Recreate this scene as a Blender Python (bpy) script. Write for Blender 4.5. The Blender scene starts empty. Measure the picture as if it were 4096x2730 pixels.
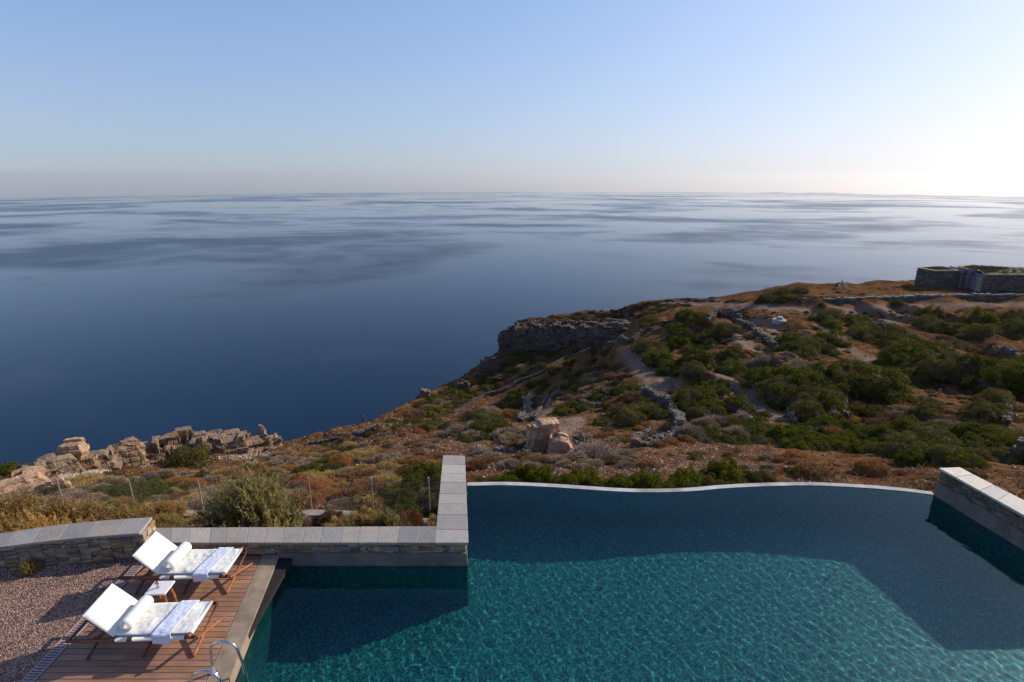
import bpy, math, random, numpy as np
from mathutils import Vector, noise, Matrix
from mathutils.bvhtree import BVHTree
random.seed(7); np.random.seed(7)
SC = bpy.context.scene; COL = SC.collection
R = math.radians
F = 2200.0; PITCH = R(17); ZC = 6.8
cP, sP = math.cos(PITCH), math.sin(PITCH)
SUN_AZ, SUN_EL = 63.0, 28.5
SEA = -147.0; SEAR = 298000.0

# ---------------------------------------------------------------- helpers
def ray(x, y):
    a = (x-2048)/F; b = -(y-1365)/F
    return Vector((a, cP+b*sP, -sP+b*cP))
def onz(x, y, z):
    d = ray(x, y); t = (z-ZC)/d.z
    return Vector((d.x*t, d.y*t, z))
def ony(x, y, Y):
    d = ray(x, y); t = Y/d.y
    return Vector((d.x*t, Y, ZC+d.z*t))

class MB:
    def __init__(s): s.v=[]; s.f=[]; s.c=[]
    def add(s, vs, fs, col=(1,1,1)):
        o=len(s.v); s.v+= [tuple(v) for v in vs]; s.f += [tuple(i+o for i in f) for f in fs]
        s.c += [col]*len(vs)
    def box(s, c, size, rz=0, col=(1,1,1), jit=0, M=None):
        hx,hy,hz=[k/2 for k in size]
        vs=[]
        for z in (-hz,hz):
            for y in (-hy,hy):
                for x in (-hx,hx):
                    v=Vector((x,y,z))
                    if jit: v+=Vector([random.uniform(-jit,jit) for _ in range(3)])
                    if M: v=M@v
                    else:
                        v=Vector((v.x*math.cos(rz)-v.y*math.sin(rz), v.x*math.sin(rz)+v.y*math.cos(rz), v.z))
                    vs.append(v+Vector(c))
        s.add(vs, [(0,2,3,1),(4,5,7,6),(0,1,5,4),(2,6,7,3),(0,4,6,2),(1,3,7,5)], col)
    def tube(s, pts, r, n=10, cap=True, col=(1,1,1)):
        pts=[Vector(p) for p in pts]; rs = r if isinstance(r,(list,tuple)) else [r]*len(pts)
        rings=[]; up=None
        for i,p in enumerate(pts):
            t=(pts[min(i+1,len(pts)-1)]-pts[max(i-1,0)]).normalized()
            if up is None:
                up = Vector((0,0,1)) if abs(t.z)<.9 else Vector((1,0,0))
            a=t.cross(up).normalized(); b=a.cross(t).normalized(); up=b
            rings.append([p+(a*math.cos(2*math.pi*k/n)+b*math.sin(2*math.pi*k/n))*rs[i] for k in range(n)])
        vs=[v for rg in rings for v in rg]; fs=[]
        for i in range(len(pts)-1):
            for k in range(n):
                fs.append((i*n+k,i*n+(k+1)%n,(i+1)*n+(k+1)%n,(i+1)*n+k))
        if cap:
            fs.append(tuple(range(n))); fs.append(tuple((len(pts)-1)*n+k for k in reversed(range(n))))
        s.add(vs, fs, col)
    def prism(s, poly, z0, z1, col=(1,1,1)):
        n=len(poly); vs=[(p[0],p[1],z0) for p in poly]+[(p[0],p[1],z1) for p in poly]
        fs=[tuple(reversed(range(n))), tuple(range(n,2*n))]+[(i,(i+1)%n,n+(i+1)%n,n+i) for i in range(n)]
        s.add(vs, fs, col)
    def mesh(s, name, smooth=False):
        me=bpy.data.meshes.new(name); me.from_pydata(s.v,[],s.f); me.update()
        ca=me.color_attributes.new('Col','FLOAT_COLOR','POINT')
        arr=np.ones((len(s.v),4),dtype=np.float32)
        if s.c: arr[:,:3]=np.array(s.c,dtype=np.float32)
        ca.data.foreach_set('color',arr.ravel())
        if smooth: me.polygons.foreach_set('use_smooth',[True]*len(me.polygons))
        return me
    def build(s, name, mat, parent=None, smooth=False, origin=None):
        if origin is not None:
            o=Vector(origin); s.v=[(v[0]-o.x,v[1]-o.y,v[2]-o.z) for v in s.v]
        ob=bpy.data.objects.new(name, s.mesh(name, smooth)); COL.objects.link(ob)
        if mat: ob.data.materials.append(mat)
        if parent: ob.parent=parent
        if origin is not None: ob.location=origin
        return ob
def tag(o, label=None, cat=None, group=None, kind=None):
    if label: o['label']=label
    if cat: o['category']=cat
    if group: o['group']=group
    if kind: o['kind']=kind
    return o
def empty(name, loc, rz=0):
    o=bpy.data.objects.new(name,None); COL.objects.link(o); o.location=loc; o.rotation_euler=(0,0,rz)
    o.empty_display_size=.2
    return o
def mod(o, typ, **k):
    m=o.modifiers.new(typ.title(),typ)
    for a,b in k.items(): setattr(m,a,b)
    return m

# ---------------------------------------------------------------- materials
class NT:
    def __init__(s, name):
        s.m=bpy.data.materials.new(name); s.m.use_nodes=True; s.t=s.m.node_tree
        s.t.nodes.clear(); s.out=s.n('ShaderNodeOutputMaterial')
    def n(s, typ, **k):
        nd=s.t.nodes.new(typ)
        for a,b in k.items():
            if a.startswith('i_'): nd.inputs[a[2:].replace('_',' ')].default_value=b
            else: setattr(nd,a,b)
        return nd
    def l(s,a,b): s.t.links.new(a,b)
    def coord(s, kind='Object', scale=(1,1,1), rot=(0,0,0)):
        tc=s.n('ShaderNodeTexCoord'); mp=s.n('ShaderNodeMapping')
        mp.inputs['Scale'].default_value=scale; mp.inputs['Rotation'].default_value=rot
        if kind=='World':
            g=s.n('ShaderNodeNewGeometry'); s.l(g.outputs['Position'],mp.inputs['Vector'])
        else: s.l(tc.outputs[kind],mp.inputs['Vector'])
        return mp.outputs[0]
    def noise(s, vec, scale, detail=4, rough=.55, dist=0):
        nd=s.n('ShaderNodeTexNoise'); s.l(vec,nd.inputs['Vector'])
        nd.inputs['Scale'].default_value=scale; nd.inputs['Detail'].default_value=detail
        nd.inputs['Roughness'].default_value=rough; nd.inputs['Distortion'].default_value=dist
        return nd.outputs['Fac']
    def ramp(s, fac, stops):
        nd=s.n('ShaderNodeValToRGB'); s.l(fac,nd.inputs[0]); e=nd.color_ramp.elements
        while len(e)<len(stops): e.new(.5)
        for i,(p,c) in enumerate(stops):
            e[i].position=p; e[i].color=(c[0],c[1],c[2],1) if not isinstance(c,(int,float)) else (c,c,c,1)
        return nd.outputs[0]
    def mix(s, fac, a, b, typ='MIX'):
        nd=s.n('ShaderNodeMix'); nd.data_type='RGBA'; nd.blend_type=typ
        for sock,val in ((nd.inputs[0],fac),(nd.inputs[6],a),(nd.inputs[7],b)):
            if isinstance(val,(int,float)): sock.default_value=val
            elif isinstance(val,tuple): sock.default_value=(val[0],val[1],val[2],1)
            else: s.l(val,sock)
        return nd.outputs[2]
    def math(s, op, a, b=None):
        nd=s.n('ShaderNodeMath'); nd.operation=op
        for i,val in enumerate((a,b)):
            if val is None: continue
            if isinstance(val,(int,float)): nd.inputs[i].default_value=val
            else: s.l(val,nd.inputs[i])
        return nd.outputs[0]
    def bump(s, h, strength=.5, dist=.02, normal=None):
        nd=s.n('ShaderNodeBump'); s.l(h,nd.inputs['Height'])
        nd.inputs['Strength'].default_value=strength; nd.inputs['Distance'].default_value=dist
        if normal: s.l(normal,nd.inputs['Normal'])
        return nd.outputs[0]
    def pbr(s, col, rough=.8, normal=None, spec=.5, metal=0, **k):
        p=s.n('ShaderNodeBsdfPrincipled')
        if isinstance(col,tuple): p.inputs['Base Color'].default_value=(*col,1)
        else: s.l(col,p.inputs['Base Color'])
        if isinstance(rough,(int,float)): p.inputs['Roughness'].default_value=rough
        else: s.l(rough,p.inputs['Roughness'])
        p.inputs['Specular IOR Level'].default_value=spec; p.inputs['Metallic'].default_value=metal
        for a,b in k.items(): p.inputs[a.replace('_',' ')].default_value=b
        if normal: s.l(normal,p.inputs['Normal'])
        s.l(p.outputs[0],s.out.inputs[0]); return p
    def col(s):
        a=s.n('ShaderNodeAttribute'); a.attribute_name='Col'; return a.outputs['Color']

def simple(name, base, rough=.7, var=.25, nscale=6, bump=.3, bscale=40, bdist=.005, attr=False, spec=.4, metal=0, kind='Object', stretch=(1,1,1)):
    t=NT(name); v=t.coord(kind,stretch)
    n1=t.noise(v,nscale,5)
    c=t.ramp(n1,[(.3,tuple(b*(1-var) for b in base)),(.7,tuple(min(1,b*(1+var)) for b in base))])
    if attr: c=t.mix(1.0,c,t.col(),'MULTIPLY')
    nb=t.bump(t.noise(v,bscale,4),bump,bdist) if bump else None
    t.pbr(c,rough,nb,spec,metal); return t.m

M={}
M['wood']=simple('teak_poles',(.32,.105,.045),.5,.35,8,.3,60,.002,spec=.4,stretch=(1,4,4))
M['dark_wood']=simple('dark_wood',(.13,.045,.025),.5,.3,8,.3,60,.002)
M['canvas']=simple('white_canvas',(.70,.685,.63),.85,.04,12,.35,30,.006)
M['bolster']=simple('white_cotton',(.74,.72,.67),.9,.03,10,.4,22,.01)
M['table_top']=simple('white_lacquer',(.72,.70,.68),.35,.03,3,.05)
M['leg']=simple('orange_wood',(.36,.13,.04),.5,.3,10,.2,60,.002)
M['steel']=simple('polished_steel',(.62,.62,.63),.14,.08,3,0,metal=1.0)
M['galv']=simple('galvanised_steel',(.42,.40,.38),.5,.15,20,0,metal=.55)
M['concrete']=simple('grey_concrete',(.26,.215,.16),.85,.28,5,.35,60,.004)
M['kerb']=simple('brown_screed',(.27,.205,.14),.8,.35,4,.35,90,.003)
M['band']=simple('dark_screed',(.15,.125,.105),.8,.25,4,.35,90,.003)
M['rim']=simple('pale_rim',(.40,.385,.37),.6,.45,1.6,.2,60,.002)
M['path']=simple('pale_cement',(.36,.29,.23),.85,.2,4,.4,30,.01)
M['slate']=None
M['stone']=simple('wall_stone',(1.0,.86,.72),.85,.25,9,.7,35,.012,attr=True)
M['stone_far']=simple('dry_stone',(1,1,1),.9,.3,3,.6,9,.03,attr=True)
M['grout']=simple('light_mortar',(.36,.30,.25),.9,.15,20,.3,60,.004)
M['white_paint']=simple('white_paint',(.30,.285,.26),.6,.08,4,.1)
M['metal_panel']=simple('grey_render_panel',(.19,.18,.20),.6,.1,2,.1,kind='World')
M['red_petal']=simple('red_petals',(.42,.012,.02),.6,.3,60,.2)
M['green_stem']=simple('green_stems',(.08,.16,.03),.6,.2,30,0)
M['bark']=simple('dry_bark',(.18,.13,.09),.9,.3,8,.6,30,.01)
M['towel_hem']=simple('towel_hem',(.8,.8,.82),.9,.03,20,.3)

def slate():
    t=NT('slate_slabs'); v=t.coord('World')
    n1=t.noise(v,3.0,6,.6,.6); n2=t.noise(v,26,4,.6)
    c=t.ramp(n1,[(.25,(.80,.82,.84)),(.5,(1,1,1)),(.75,(1.12,1.06,.98))])
    c=t.mix(1.0,c,t.col(),'MULTIPLY')
    sp=t.ramp(t.noise(v,7.5,2,.4),[(.735,0.0),(.75,1.0)])
    c=t.mix(t.math('MULTIPLY',sp,.35),c,(.75,.74,.72))
    b=t.bump(t.math('ADD',t.noise(v,9,5,.6,1.5),t.math('MULTIPLY',n2,.35)),.9,.012)
    t.pbr(c,.6,b,.45); return t.m
M['slate']=slate()

def deck_mat():
    t=NT('ipe_deck_boards'); v=t.coord('World',(1.2,26,1))
    n1=t.noise(v,2.0,6,.65,.8)
    c=t.ramp(n1,[(.25,(.70,.68,.66)),(.5,(1,1,1)),(.75,(1.22,1.2,1.18))])
    v2=t.coord('World'); blot=t.ramp(t.noise(v2,2.2,4),[(.3,(.82,.80,.80)),(.7,(1.12,1.12,1.12))])
    c=t.mix(1.0,c,blot,'MULTIPLY'); c=t.mix(1.0,c,t.col(),'MULTIPLY')
    t.pbr(c,.55,t.bump(n1,.35,.004),.4); return t.m
M['deck']=deck_mat()

def gravel_mat():
    t=NT('pink_gravel'); v=t.coord('World')
    vo=t.n('ShaderNodeTexVoronoi'); t.l(v,vo.inputs['Vector']); vo.inputs['Scale'].default_value=48
    sep=t.n('ShaderNodeSeparateColor'); t.l(vo.outputs['Color'],sep.inputs[0])
    c=t.ramp(sep.outputs[0],[(0,(.12,.07,.062)),(.35,(.19,.12,.10)),(.7,(.33,.22,.18)),(1,(.50,.38,.33))])
    big=t.ramp(t.noise(v,1.6,5),[(.3,(.62,.52,.48)),(.7,(1.15,1.0,.90))])
    c=t.mix(1.0,c,big,'MULTIPLY')
    h=t.math('ADD',t.math('MULTIPLY',vo.outputs['Distance'],-1.0),t.math('MULTIPLY',t.noise(v,5,4),1.2))
    t.pbr(c,.9,t.bump(h,1.0,.03),.2); return t.m
M['gravel']=gravel_mat()

def soil_mat():
    t=NT('dry_hillside_soil'); v=t.coord('World')
    n1=t.noise(v,.16,6,.6,.4); n2=t.noise(v,1.3,6,.65); n3=t.noise(v,9,5,.7)
    c=t.ramp(n1,[(.32,(.115,.055,.028)),(.5,(.165,.082,.040)),(.68,(.20,.108,.048))])
    g=t.ramp(n2,[(.35,(.62,.62,.62)),(.65,(1.25,1.22,1.18))])
    c=t.mix(1.0,c,g,'MULTIPLY'); c=t.mix(1.0,c,(.70,.65,.62),'MULTIPLY')
    # straw coloured dry grass
    gr=t.ramp(t.noise(v,.75,5,.7,.8),[(.5,0.0),(.62,1.0)])
    c=t.mix(t.math('MULTIPLY',gr,.55),c,(.23,.135,.058))
    # scattered pale stones
    vo=t.n('ShaderNodeTexVoronoi'); t.l(v,vo.inputs['Vector']); vo.inputs['Scale'].default_value=3.2
    sep=t.n('ShaderNodeSeparateColor'); t.l(vo.outputs['Color'],sep.inputs[0])
    st=t.math('MULTIPLY',t.ramp(vo.outputs['Distance'],[(.12,1.0),(.22,0.0)]),t.ramp(sep.outputs[1],[(.6,0.0),(.62,1.0)]))
    c=t.mix(st,c,(.34,.27,.22))
    a=t.col(); s2=t.n('ShaderNodeSeparateColor'); t.l(a,s2.inputs[0])
    # G channel: path / bare field, B channel: bare rock
    rows=t.ramp(n3,[(.3,(.12,.082,.058)),(.7,(.27,.19,.135))])
    c=t.mix(s2.outputs[1],c,rows)
    rk=t.ramp(t.noise(t.coord('World',(1,1,3)),1.1,7,.7,1),[(.3,(.06,.05,.04)),(.6,(.17,.14,.115)),(.8,(.27,.235,.2))])
    c=t.mix(s2.outputs[2],c,rk)
    h=t.math('ADD',t.math('MULTIPLY',n3,.5),t.math('ADD',n2,st))
    t.pbr(c,.95,t.bump(h,1.0,.12),.0); return t.m
M['soil']=soil_mat()

def rock_mat(name, tint):
    t=NT(name); v=t.coord('World',(1,1,2.6)); v1=t.coord('World')
    n1=t.noise(v,.9,8,.68,1.0); n2=t.noise(v1,6,6,.7); n4=t.noise(v1,.5,4,.6)
    c=t.ramp(n1,[(.3,tuple(.45*k for k in tint)),(.5,tint),(.72,tuple(min(1,1.5*k) for k in tint))])
    c=t.mix(1.0,c,t.ramp(n2,[(.3,(.65,.62,.6)),(.7,(1.2,1.2,1.2))]),'MULTIPLY')
    c=t.mix(t.math('MULTIPLY',t.ramp(n4,[(.5,0.0),(.68,1.0)]),.3),c,(.26,.12,.05))
    h=t.math('ADD',n1,t.math('MULTIPLY',n2,.4))
    t.pbr(c,.92,t.bump(h,1.0,.18),.15); return t.m
M['rock']=rock_mat('weathered_pink_rock',(.27,.192,.128))
M['rock_pale']=rock_mat('pale_buff_rock',(.50,.32,.20))
M['cliff']=rock_mat('grey_cliff_rock',(.125,.10,.08))  # dark tone puts the cliff's shade into the rock colour

def leaf_mat(name, transl=.25, rough=.6):
    t=NT(name); c=t.col()
    inf=t.n('ShaderNodeObjectInfo'); r=t.ramp(inf.outputs['Random'],[(0,(.78,.80,.80)),(.5,(1,1,1)),(1,(1.25,1.15,1.0))])
    c=t.mix(1.0,c,r,'MULTIPLY')
    p=t.n('ShaderNodeBsdfPrincipled'); t.l(c,p.inputs['Base Color']); p.inputs['Roughness'].default_value=rough
    p.inputs['Specular IOR Level'].default_value=.06
    tr=t.n('ShaderNodeBsdfTranslucent'); t.l(c,tr.inputs[0])
    ms=t.n('ShaderNodeMixShader'); ms.inputs[0].default_value=transl
    t.l(p.outputs[0],ms.inputs[1]); t.l(tr.outputs[0],ms.inputs[2]); t.l(ms.outputs[0],t.out.inputs[0])
    return t.m
M['leaf']=leaf_mat('shrub_leaves',.3,.65); M['twig']=leaf_mat('dry_twigs',.12,.9)

def sea_mat():
    t=NT('sea_water'); v=t.coord('World')
    vs=t.coord('World',(.6,1.0,1),(0,0,R(-16)))
    m1=t.noise(vs,.0016,4,.5,.9); m2=t.noise(t.coord('World',(.7,1,1),(0,0,R(-20))),.0075,4,.6,.6)
    msum=t.math('ADD',t.math('MULTIPLY',m1,.7),t.math('MULTIPLY',m2,.3))
    mask=t.ramp(msum,[(.47,0.0),(.60,1.0)])      # 1 = wind-ruffled
    w1=t.noise(t.coord('World',(1,1.8,1),(0,0,R(25))),.16,6,.62,.3); w2=t.noise(t.coord('World',(1,2.2,1),(0,0,R(-20))),.75,4,.6)
    h=t.math('ADD',w1,t.math('MULTIPLY',w2,.5))
    bd=t.n('ShaderNodeBump'); t.l(h,bd.inputs['Height']); bd.inputs['Distance'].default_value=2.2
    t.l(t.ramp(mask,[(0,.05),(1,.27)]),bd.inputs['Strength'])
    ro=t.ramp(mask,[(0,.07),(1,.27)])
    p=t.pbr((.0003,.016,.040),ro,bd.outputs[0],.22); p.inputs['IOR'].default_value=1.333
    return t.m
M['sea']=sea_mat()

def pool_tile():
    t=NT('teal_glass_mosaic'); v=t.coord('World')
    # small irregular glass tesserae; wobbling tones also paint in rippled light
    ds=t.n('ShaderNodeTexNoise'); t.l(v,ds.inputs['Vector']); ds.inputs['Scale'].default_value=7; ds.inputs['Detail'].default_value=3
    ad=t.n('ShaderNodeVectorMath'); ad.operation='MULTIPLY_ADD'; t.l(ds.outputs['Color'],ad.inputs[0]); ad.inputs[1].default_value=(.16,.16,.16); t.l(v,ad.inputs[2])
    vo=t.n('ShaderNodeTexVoronoi'); vo.feature='SMOOTH_F1'; t.l(ad.outputs[0],vo.inputs['Vector']); vo.inputs['Scale'].default_value=26; vo.inputs['Smoothness'].default_value=.35
    v2=t.n('ShaderNodeTexVoronoi'); t.l(ad.outputs[0],v2.inputs['Vector']); v2.inputs['Scale'].default_value=38
    sep=t.n('ShaderNodeSeparateColor'); t.l(v2.outputs['Color'],sep.inputs[0])
    f=t.math('ADD',t.math('MULTIPLY',vo.outputs['Distance'],1.05),t.math('MULTIPLY',t.math('SUBTRACT',sep.outputs[0],.5),.32))
    c=t.ramp(f,[(.12,(.001,.034,.038)),(.35,(.004,.085,.085)),(.6,(.009,.15,.135)),(.85,(.06,.28,.21))])
    c=t.mix(t.math('MULTIPLY',t.ramp(sep.outputs[1],[(.86,0.0),(.9,1.0)]),.4),c,(.07,.17,.10))
    t.pbr(c,.35,None,.4); return t.m
M['tile']=pool_tile()
def pool_water():
    t=NT('pool_water'); g=t.n('ShaderNodeBsdfGlass') ; g.inputs['IOR'].default_value=1.333; g.inputs['Roughness'].default_value=0; g.inputs['Color'].default_value=(.62,.86,.92,1)
    t.l(g.outputs[0],t.out.inputs[0]); return t.m
M['pool_water']=pool_water()
def towel_mat():
    t=NT('blue_striped_cotton'); uv=t.n('ShaderNodeTexCoord')
    a=t.n('ShaderNodeSeparateXYZ'); t.l(uv.outputs['UV'],a.inputs[0])
    s=t.math('FRACT',t.math('MULTIPLY',a.outputs[1],44.0))
    c=t.mix(t.math('GREATER_THAN',s,.5),(.80,.81,.84),(.44,.49,.66))
    t.pbr(c,.95,t.bump(t.noise(t.coord('Object'),14,4),.7,.012),.1); return t.m
M['towel']=towel_mat()
def glass():
    t=NT('clear_glass'); g=t.n('ShaderNodeBsdfTransparent'); g.inputs[0].default_value=(.9,.93,.93,1)
    gl=t.n('ShaderNodeBsdfGlossy'); gl.inputs['Roughness'].default_value=.03
    ms=t.n('ShaderNodeMixShader'); ms.inputs[0].default_value=.18
    t.l(g.outputs[0],ms.inputs[1]); t.l(gl.outputs[0],ms.inputs[2]); t.l(ms.outputs[0],t.out.inputs[0]); return t.m
M['glass']=glass()
M['wire']=simple('fence_wire',(.26,.23,.20),.6,.2,20,0,metal=.3)
M['island']=simple('distant_island_slopes',(.45,.43,.41),.95,.2,.002,0,kind='World')  # pale base colour stands in for haze over the islands
M['turf']=simple('roof_turf',(.06,.07,.022),.95,.45,1.2,.8,6,.1,kind='World')
M['drain']=simple('drain_grating',(.34,.25,.23),.6,.15,10,.2)
M['black']=simple('dark_void',(.015,.012,.012),.9,.1,3,0)

# ---------------------------------------------------------------- terrain
ctl=[]
def cp(x,y,Y): p=ony(x,y,Y); ctl.append((p.x,p.y,p.z))
for x in (2560,3000,3500,4000,4500,5000):
    for y,Y in ((1900,14.5),(1850,16.7),(1780,20.5),(1700,26),(1600,33.5),(1500,42.5),(1400,53),(1300,66)): 
        if x==2560 and y<1650: continue
        cp(x,y,Y)
for x in (3300,3600,4000,4500,5200): cp(x,1240,75.5)
for x in (3230,3500,3800,4100,4600): 
    p=ony(x,1190,77.8); ctl.append((p.x,p.y,-10.15)); ctl.append((p.x*1.03,81.5,-10.2)); ctl.append((p.x*1.12,90,-10.6))
for x,y,Y in ((2560,1600,41),(2560,1500,50),(2560,1400,66),(2560,1300,80),(2560,1250,90),(2520,1225,107),(2700,1195,106),(2500,1233,112),(2700,1206,110),(2600,1219,111),(2850,1206,106),(2990,1200,99),(3060,1180,98),(2850,1222,84),
   (2800,1300,70),(2800,1400,58),(3000,1240,78),(3000,1300,68),(3250,1160,96),(2700,1240,84),
   (2048,1900,14.5),(2048,1840,17.5),(2048,1780,21),(2048,1725,25),(2048,1680,68),(2048,1600,84),(2048,1500,94),(2048,1440,98),(2060,1392,103),(2240,1398,101),(2440,1372,93),
   (2300,1850,17),(2300,1780,21.5),(2300,1700,29),(2300,1650,42),(2300,1600,55),(2300,1500,78),(2300,1430,92),
   (1505,1668,75),(1700,1650,79),(1700,1580,88),(1850,1600,87),(1850,1515,97),(1990,1440,101),(1850,1670,74),
   (1470,1682,33),(1700,1705,30),(1900,1700,28),(1600,1780,23.5),(1600,1860,18),(1600,1940,14.5),(1850,1790,20.5),(1850,1860,16.7),
   (1200,1770,30),(1200,1850,22.5),(1200,1940,16.2),(1110,1803,28.5),(900,1850,24.5),(900,1905,19.8),(900,1980,15.2),(600,1860,24.5),(600,1910,19.8),(600,1985,15.2),
   (300,1895,22),(300,1935,18.5),(300,1990,15.2),(0,1925,20.5),(0,1975,16.8),(-400,1930,20.5),(-400,1990,17)): cp(x,y,Y)
for x in (2090,2210,2390,2490): p=ony(x,1298,106); ctl.append((p.x,p.y,p.z))
for x,y in ((2157,1275),(2350,1250)): cp(x,y,112)
ctl+= [(50,86,-10.35),(56,87,-10.3),(62,89,-10.3),(44,84,-10.6),(70,90,-10.4),(80,91,-10.4)]
ctl+= [(-17,9,-1.4),(-12,9.6,-1.3),(-8,10.2,-1.6),(-4,10.2,-2.0),(-10.3,13,-2.05),(-5.45,13,-2.12),(-2,13,-2.2),(0,12.6,-1.9),(5,12.6,-1.75),(9,12.3,-1.4),(12,11.5,-1.0),(16,10,-.8),
  (2,8.5,-3.4),(8,8.5,-3.4),(9.5,10,-2.9),(5,10.5,-2.9),(0,10.5,-2.9),(-3,7.5,-3.2),(-10,6,-1.7),(14,7,-1.3),(0,0,-3),(10,0,-3),(-10,0,-3)]
C=np.array(ctl); Cxy=C[:,:2]; n=len(C)
def U(d2): return .5*d2*np.log(d2+1e-9)
d2=((Cxy[:,None]-Cxy[None])**2).sum(-1)
K=U(d2)+np.eye(n)*1.5
Pm=np.hstack([np.ones((n,1)),Cxy]); A=np.zeros((n+3,n+3)); A[:n,:n]=K; A[:n,n:]=Pm; A[n:,:n]=Pm.T
W=np.linalg.solve(A,np.concatenate([C[:,2],np.zeros(3)]))
def tps(P):
    out=np.empty(len(P))
    for i in range(0,len(P),20000):
        q=P[i:i+20000]; d=((q[:,None]-Cxy[None])**2).sum(-1)
        out[i:i+20000]=U(d)@W[:n]+W[n]+q@W[n+1:]
    return out
coast_px=[(-1500,1940,21),(-400,1915,21.5),(130,1912,22.5),(400,1878,24.5),(700,1845,27),(1110,1800,29.5),(1200,1766,31.5),(1380,1712,33.5),(1500,1672,35),(1560,1668,58),(1515,1660,76),(1700,1574,90),(1850,1508,99),(1985,1432,103.5),(2040,1385,106),(2085,1300,107),(2157,1273,114),(2350,1252,114),(2500,1225,109.5),(2700,1197,107.5),(2990,1200,101),(3060,1178,99),(3350,1150,92),(3700,1140,92),(4300,1137,97),(5600,1137,105)]
coast=[ony(*c) for c in coast_px]; cxy=np.array([(c.x,c.y) for c in coast]); cz=np.array([c.z for c in coast])
def coast_d(P):
    best=np.full(len(P),1e9); bz=np.zeros(len(P))
    for i in range(len(cxy)-1):
        a=cxy[i]; b=cxy[i+1]; ab=b-a; t=np.clip(((P-a)@ab)/(ab@ab),0,1)
        d=np.hypot(*(P-(a+t[:,None]*ab)).T); m=d<best
        best[m]=d[m]; bz[m]=(cz[i]+t*(cz[i+1]-cz[i]))[m]
    poly=np.vstack([cxy,[[600,-400],[-600,-400],[-600,20]]])
    ins=np.zeros(len(P),bool); x,y=P[:,0],P[:,1]
    j=len(poly)-1
    for i in range(len(poly)):
        xi,yi=poly[i]; xj,yj=poly[j]
        c=((yi>y)!=(yj>y))&(x<(xj-xi)*(y-yi)/(yj-yi+1e-12)+xi); ins^=c; j=i
    return best,bz,ins
def inpoly(pts,P):
    ins=np.zeros(len(P),bool); x,y=P[:,0],P[:,1]; j=len(pts)-1
    for i in range(len(pts)):
        xi,yi=pts[i]; xj,yj=pts[j]
        c=((yi>y)!=(yj>y))&(x<(xj-xi)*(y-yi)/(yj-yi+1e-12)+xi); ins^=c; j=i
    return ins
NA,NR=760,430
az=np.radians(np.linspace(-66,66,NA)); rr=9.0*(190/9.0)**(np.linspace(0,1,NR))
AZ,RR=np.meshgrid(az,rr,indexing='ij'); X=(RR*np.sin(AZ)).ravel(); Yy=(RR*np.cos(AZ)).ravel()
P=np.stack([X,Yy],1); H=tps(P)
bd,bz,ins=coast_d(P)
fb=np.array([noise.fractal(Vector((x*.22,y*.22,0)),1.0,2.0,5)*.45+noise.fractal(Vector((x*1.1,y*1.1,3)),1.0,2.0,3)*.10 for x,y in P])
amp=np.clip((RR.ravel()-13)/12,0.15,1)
H=H+fb*amp
def sst(a,b,x): t=np.clip((x-a)/(b-a),0,1); return t*t*(3-2*t)
cc_=.98*P[:,0]-.2*P[:,1]; wn=np.array([noise.noise(Vector((x*.06,y*.06,7))) for x,y in P])
tt=(cc_/8.5+wn*.9); tt=tt-np.floor(tt)
H=H+(1.35+1.1*wn)*(sst(0,.2,tt)-tt)*sst(6,14,P[:,0])*sst(27,35,P[:,1])*(1-sst(72,79,P[:,1]))
Hout=bz+fb*amp*.8-(bd*1.15+1.2*np.clip(bd,0,1.5))
H=np.where(ins,H,np.maximum(Hout,-165))
# projected picture position of every terrain vertex is used only to outline fields and paths drawn on the ground
dep=P[:,1]*cP-(H-ZC)*sP; up=P[:,1]*sP+(H-ZC)*cP
px=np.stack([2048+F*P[:,0]/dep,1365-F*up/dep],1)
paths=[
 [(2463,1386),(2524,1391),(2616,1447),(2693,1518),(2744,1544),(2718,1580),(2637,1585),(2586,1544),(2535,1498),(2499,1447)],
 [(2810,1447),(2900,1500),(3000,1549),(3078,1610),(3165,1681),(3078,1676),(3000,1640),(2930,1585),(2870,1520)],
 [(3185,1229),(3400,1226),(3662,1212),(4300,1208),(4300,1226),(3866,1230),(3662,1254),(3586,1290),(3640,1330),(3760,1400),(4000,1470),(3960,1485),(3700,1395),(3560,1310),(3480,1262),(3300,1250),(2950,1235),(2700,1215),(2800,1205),(3000,1212)],
 [(3256,1300),(3350,1320),(3390,1380),(3520,1445),(3480,1450),(3340,1390),(3300,1340)],
 [(2178,1687),(2280,1670),(2350,1665),(2330,1710),(2270,1745),(2240,1740),(2200,1700)],
 [(2193,1580),(2240,1570),(2210,1640),(2160,1690),(2135,1688),(2170,1640)],
 [(3002,1269),(3119,1280),(3129,1356),(3103,1386),(3068,1366),(3002,1305)],
 [(3225,1290),(3281,1305),(3357,1325),(3408,1386),(3485,1427),(3535,1442),(3485,1455),(3383,1405),(3335,1356)],
 [(2900,1295),(2951,1325),(3027,1386),(3103,1437),(3078,1446),(3002,1410),(2930,1360),(2895,1325)],
 [(2090,1572),(2130,1565),(2140,1620),(2110,1690),(2085,1690),(2103,1640)],
]
Gm=np.zeros(len(P))
wob=np.stack([np.array([noise.noise(Vector((x*.5,y*.5,9)))*14 for x,y in P]),np.array([noise.noise(Vector((x*.5,y*.5,19)))*8 for x,y in P])],1)
for pl in paths: Gm=np.maximum(Gm,inpoly(pl,px+wob).astype(float))
for _ in range(2):
    g=Gm.reshape(NA,NR); g=(g+np.roll(g,1,0)+np.roll(g,-1,0)+np.roll(g,1,1)+np.roll(g,-1,1))/5; Gm=g.ravel()
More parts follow.
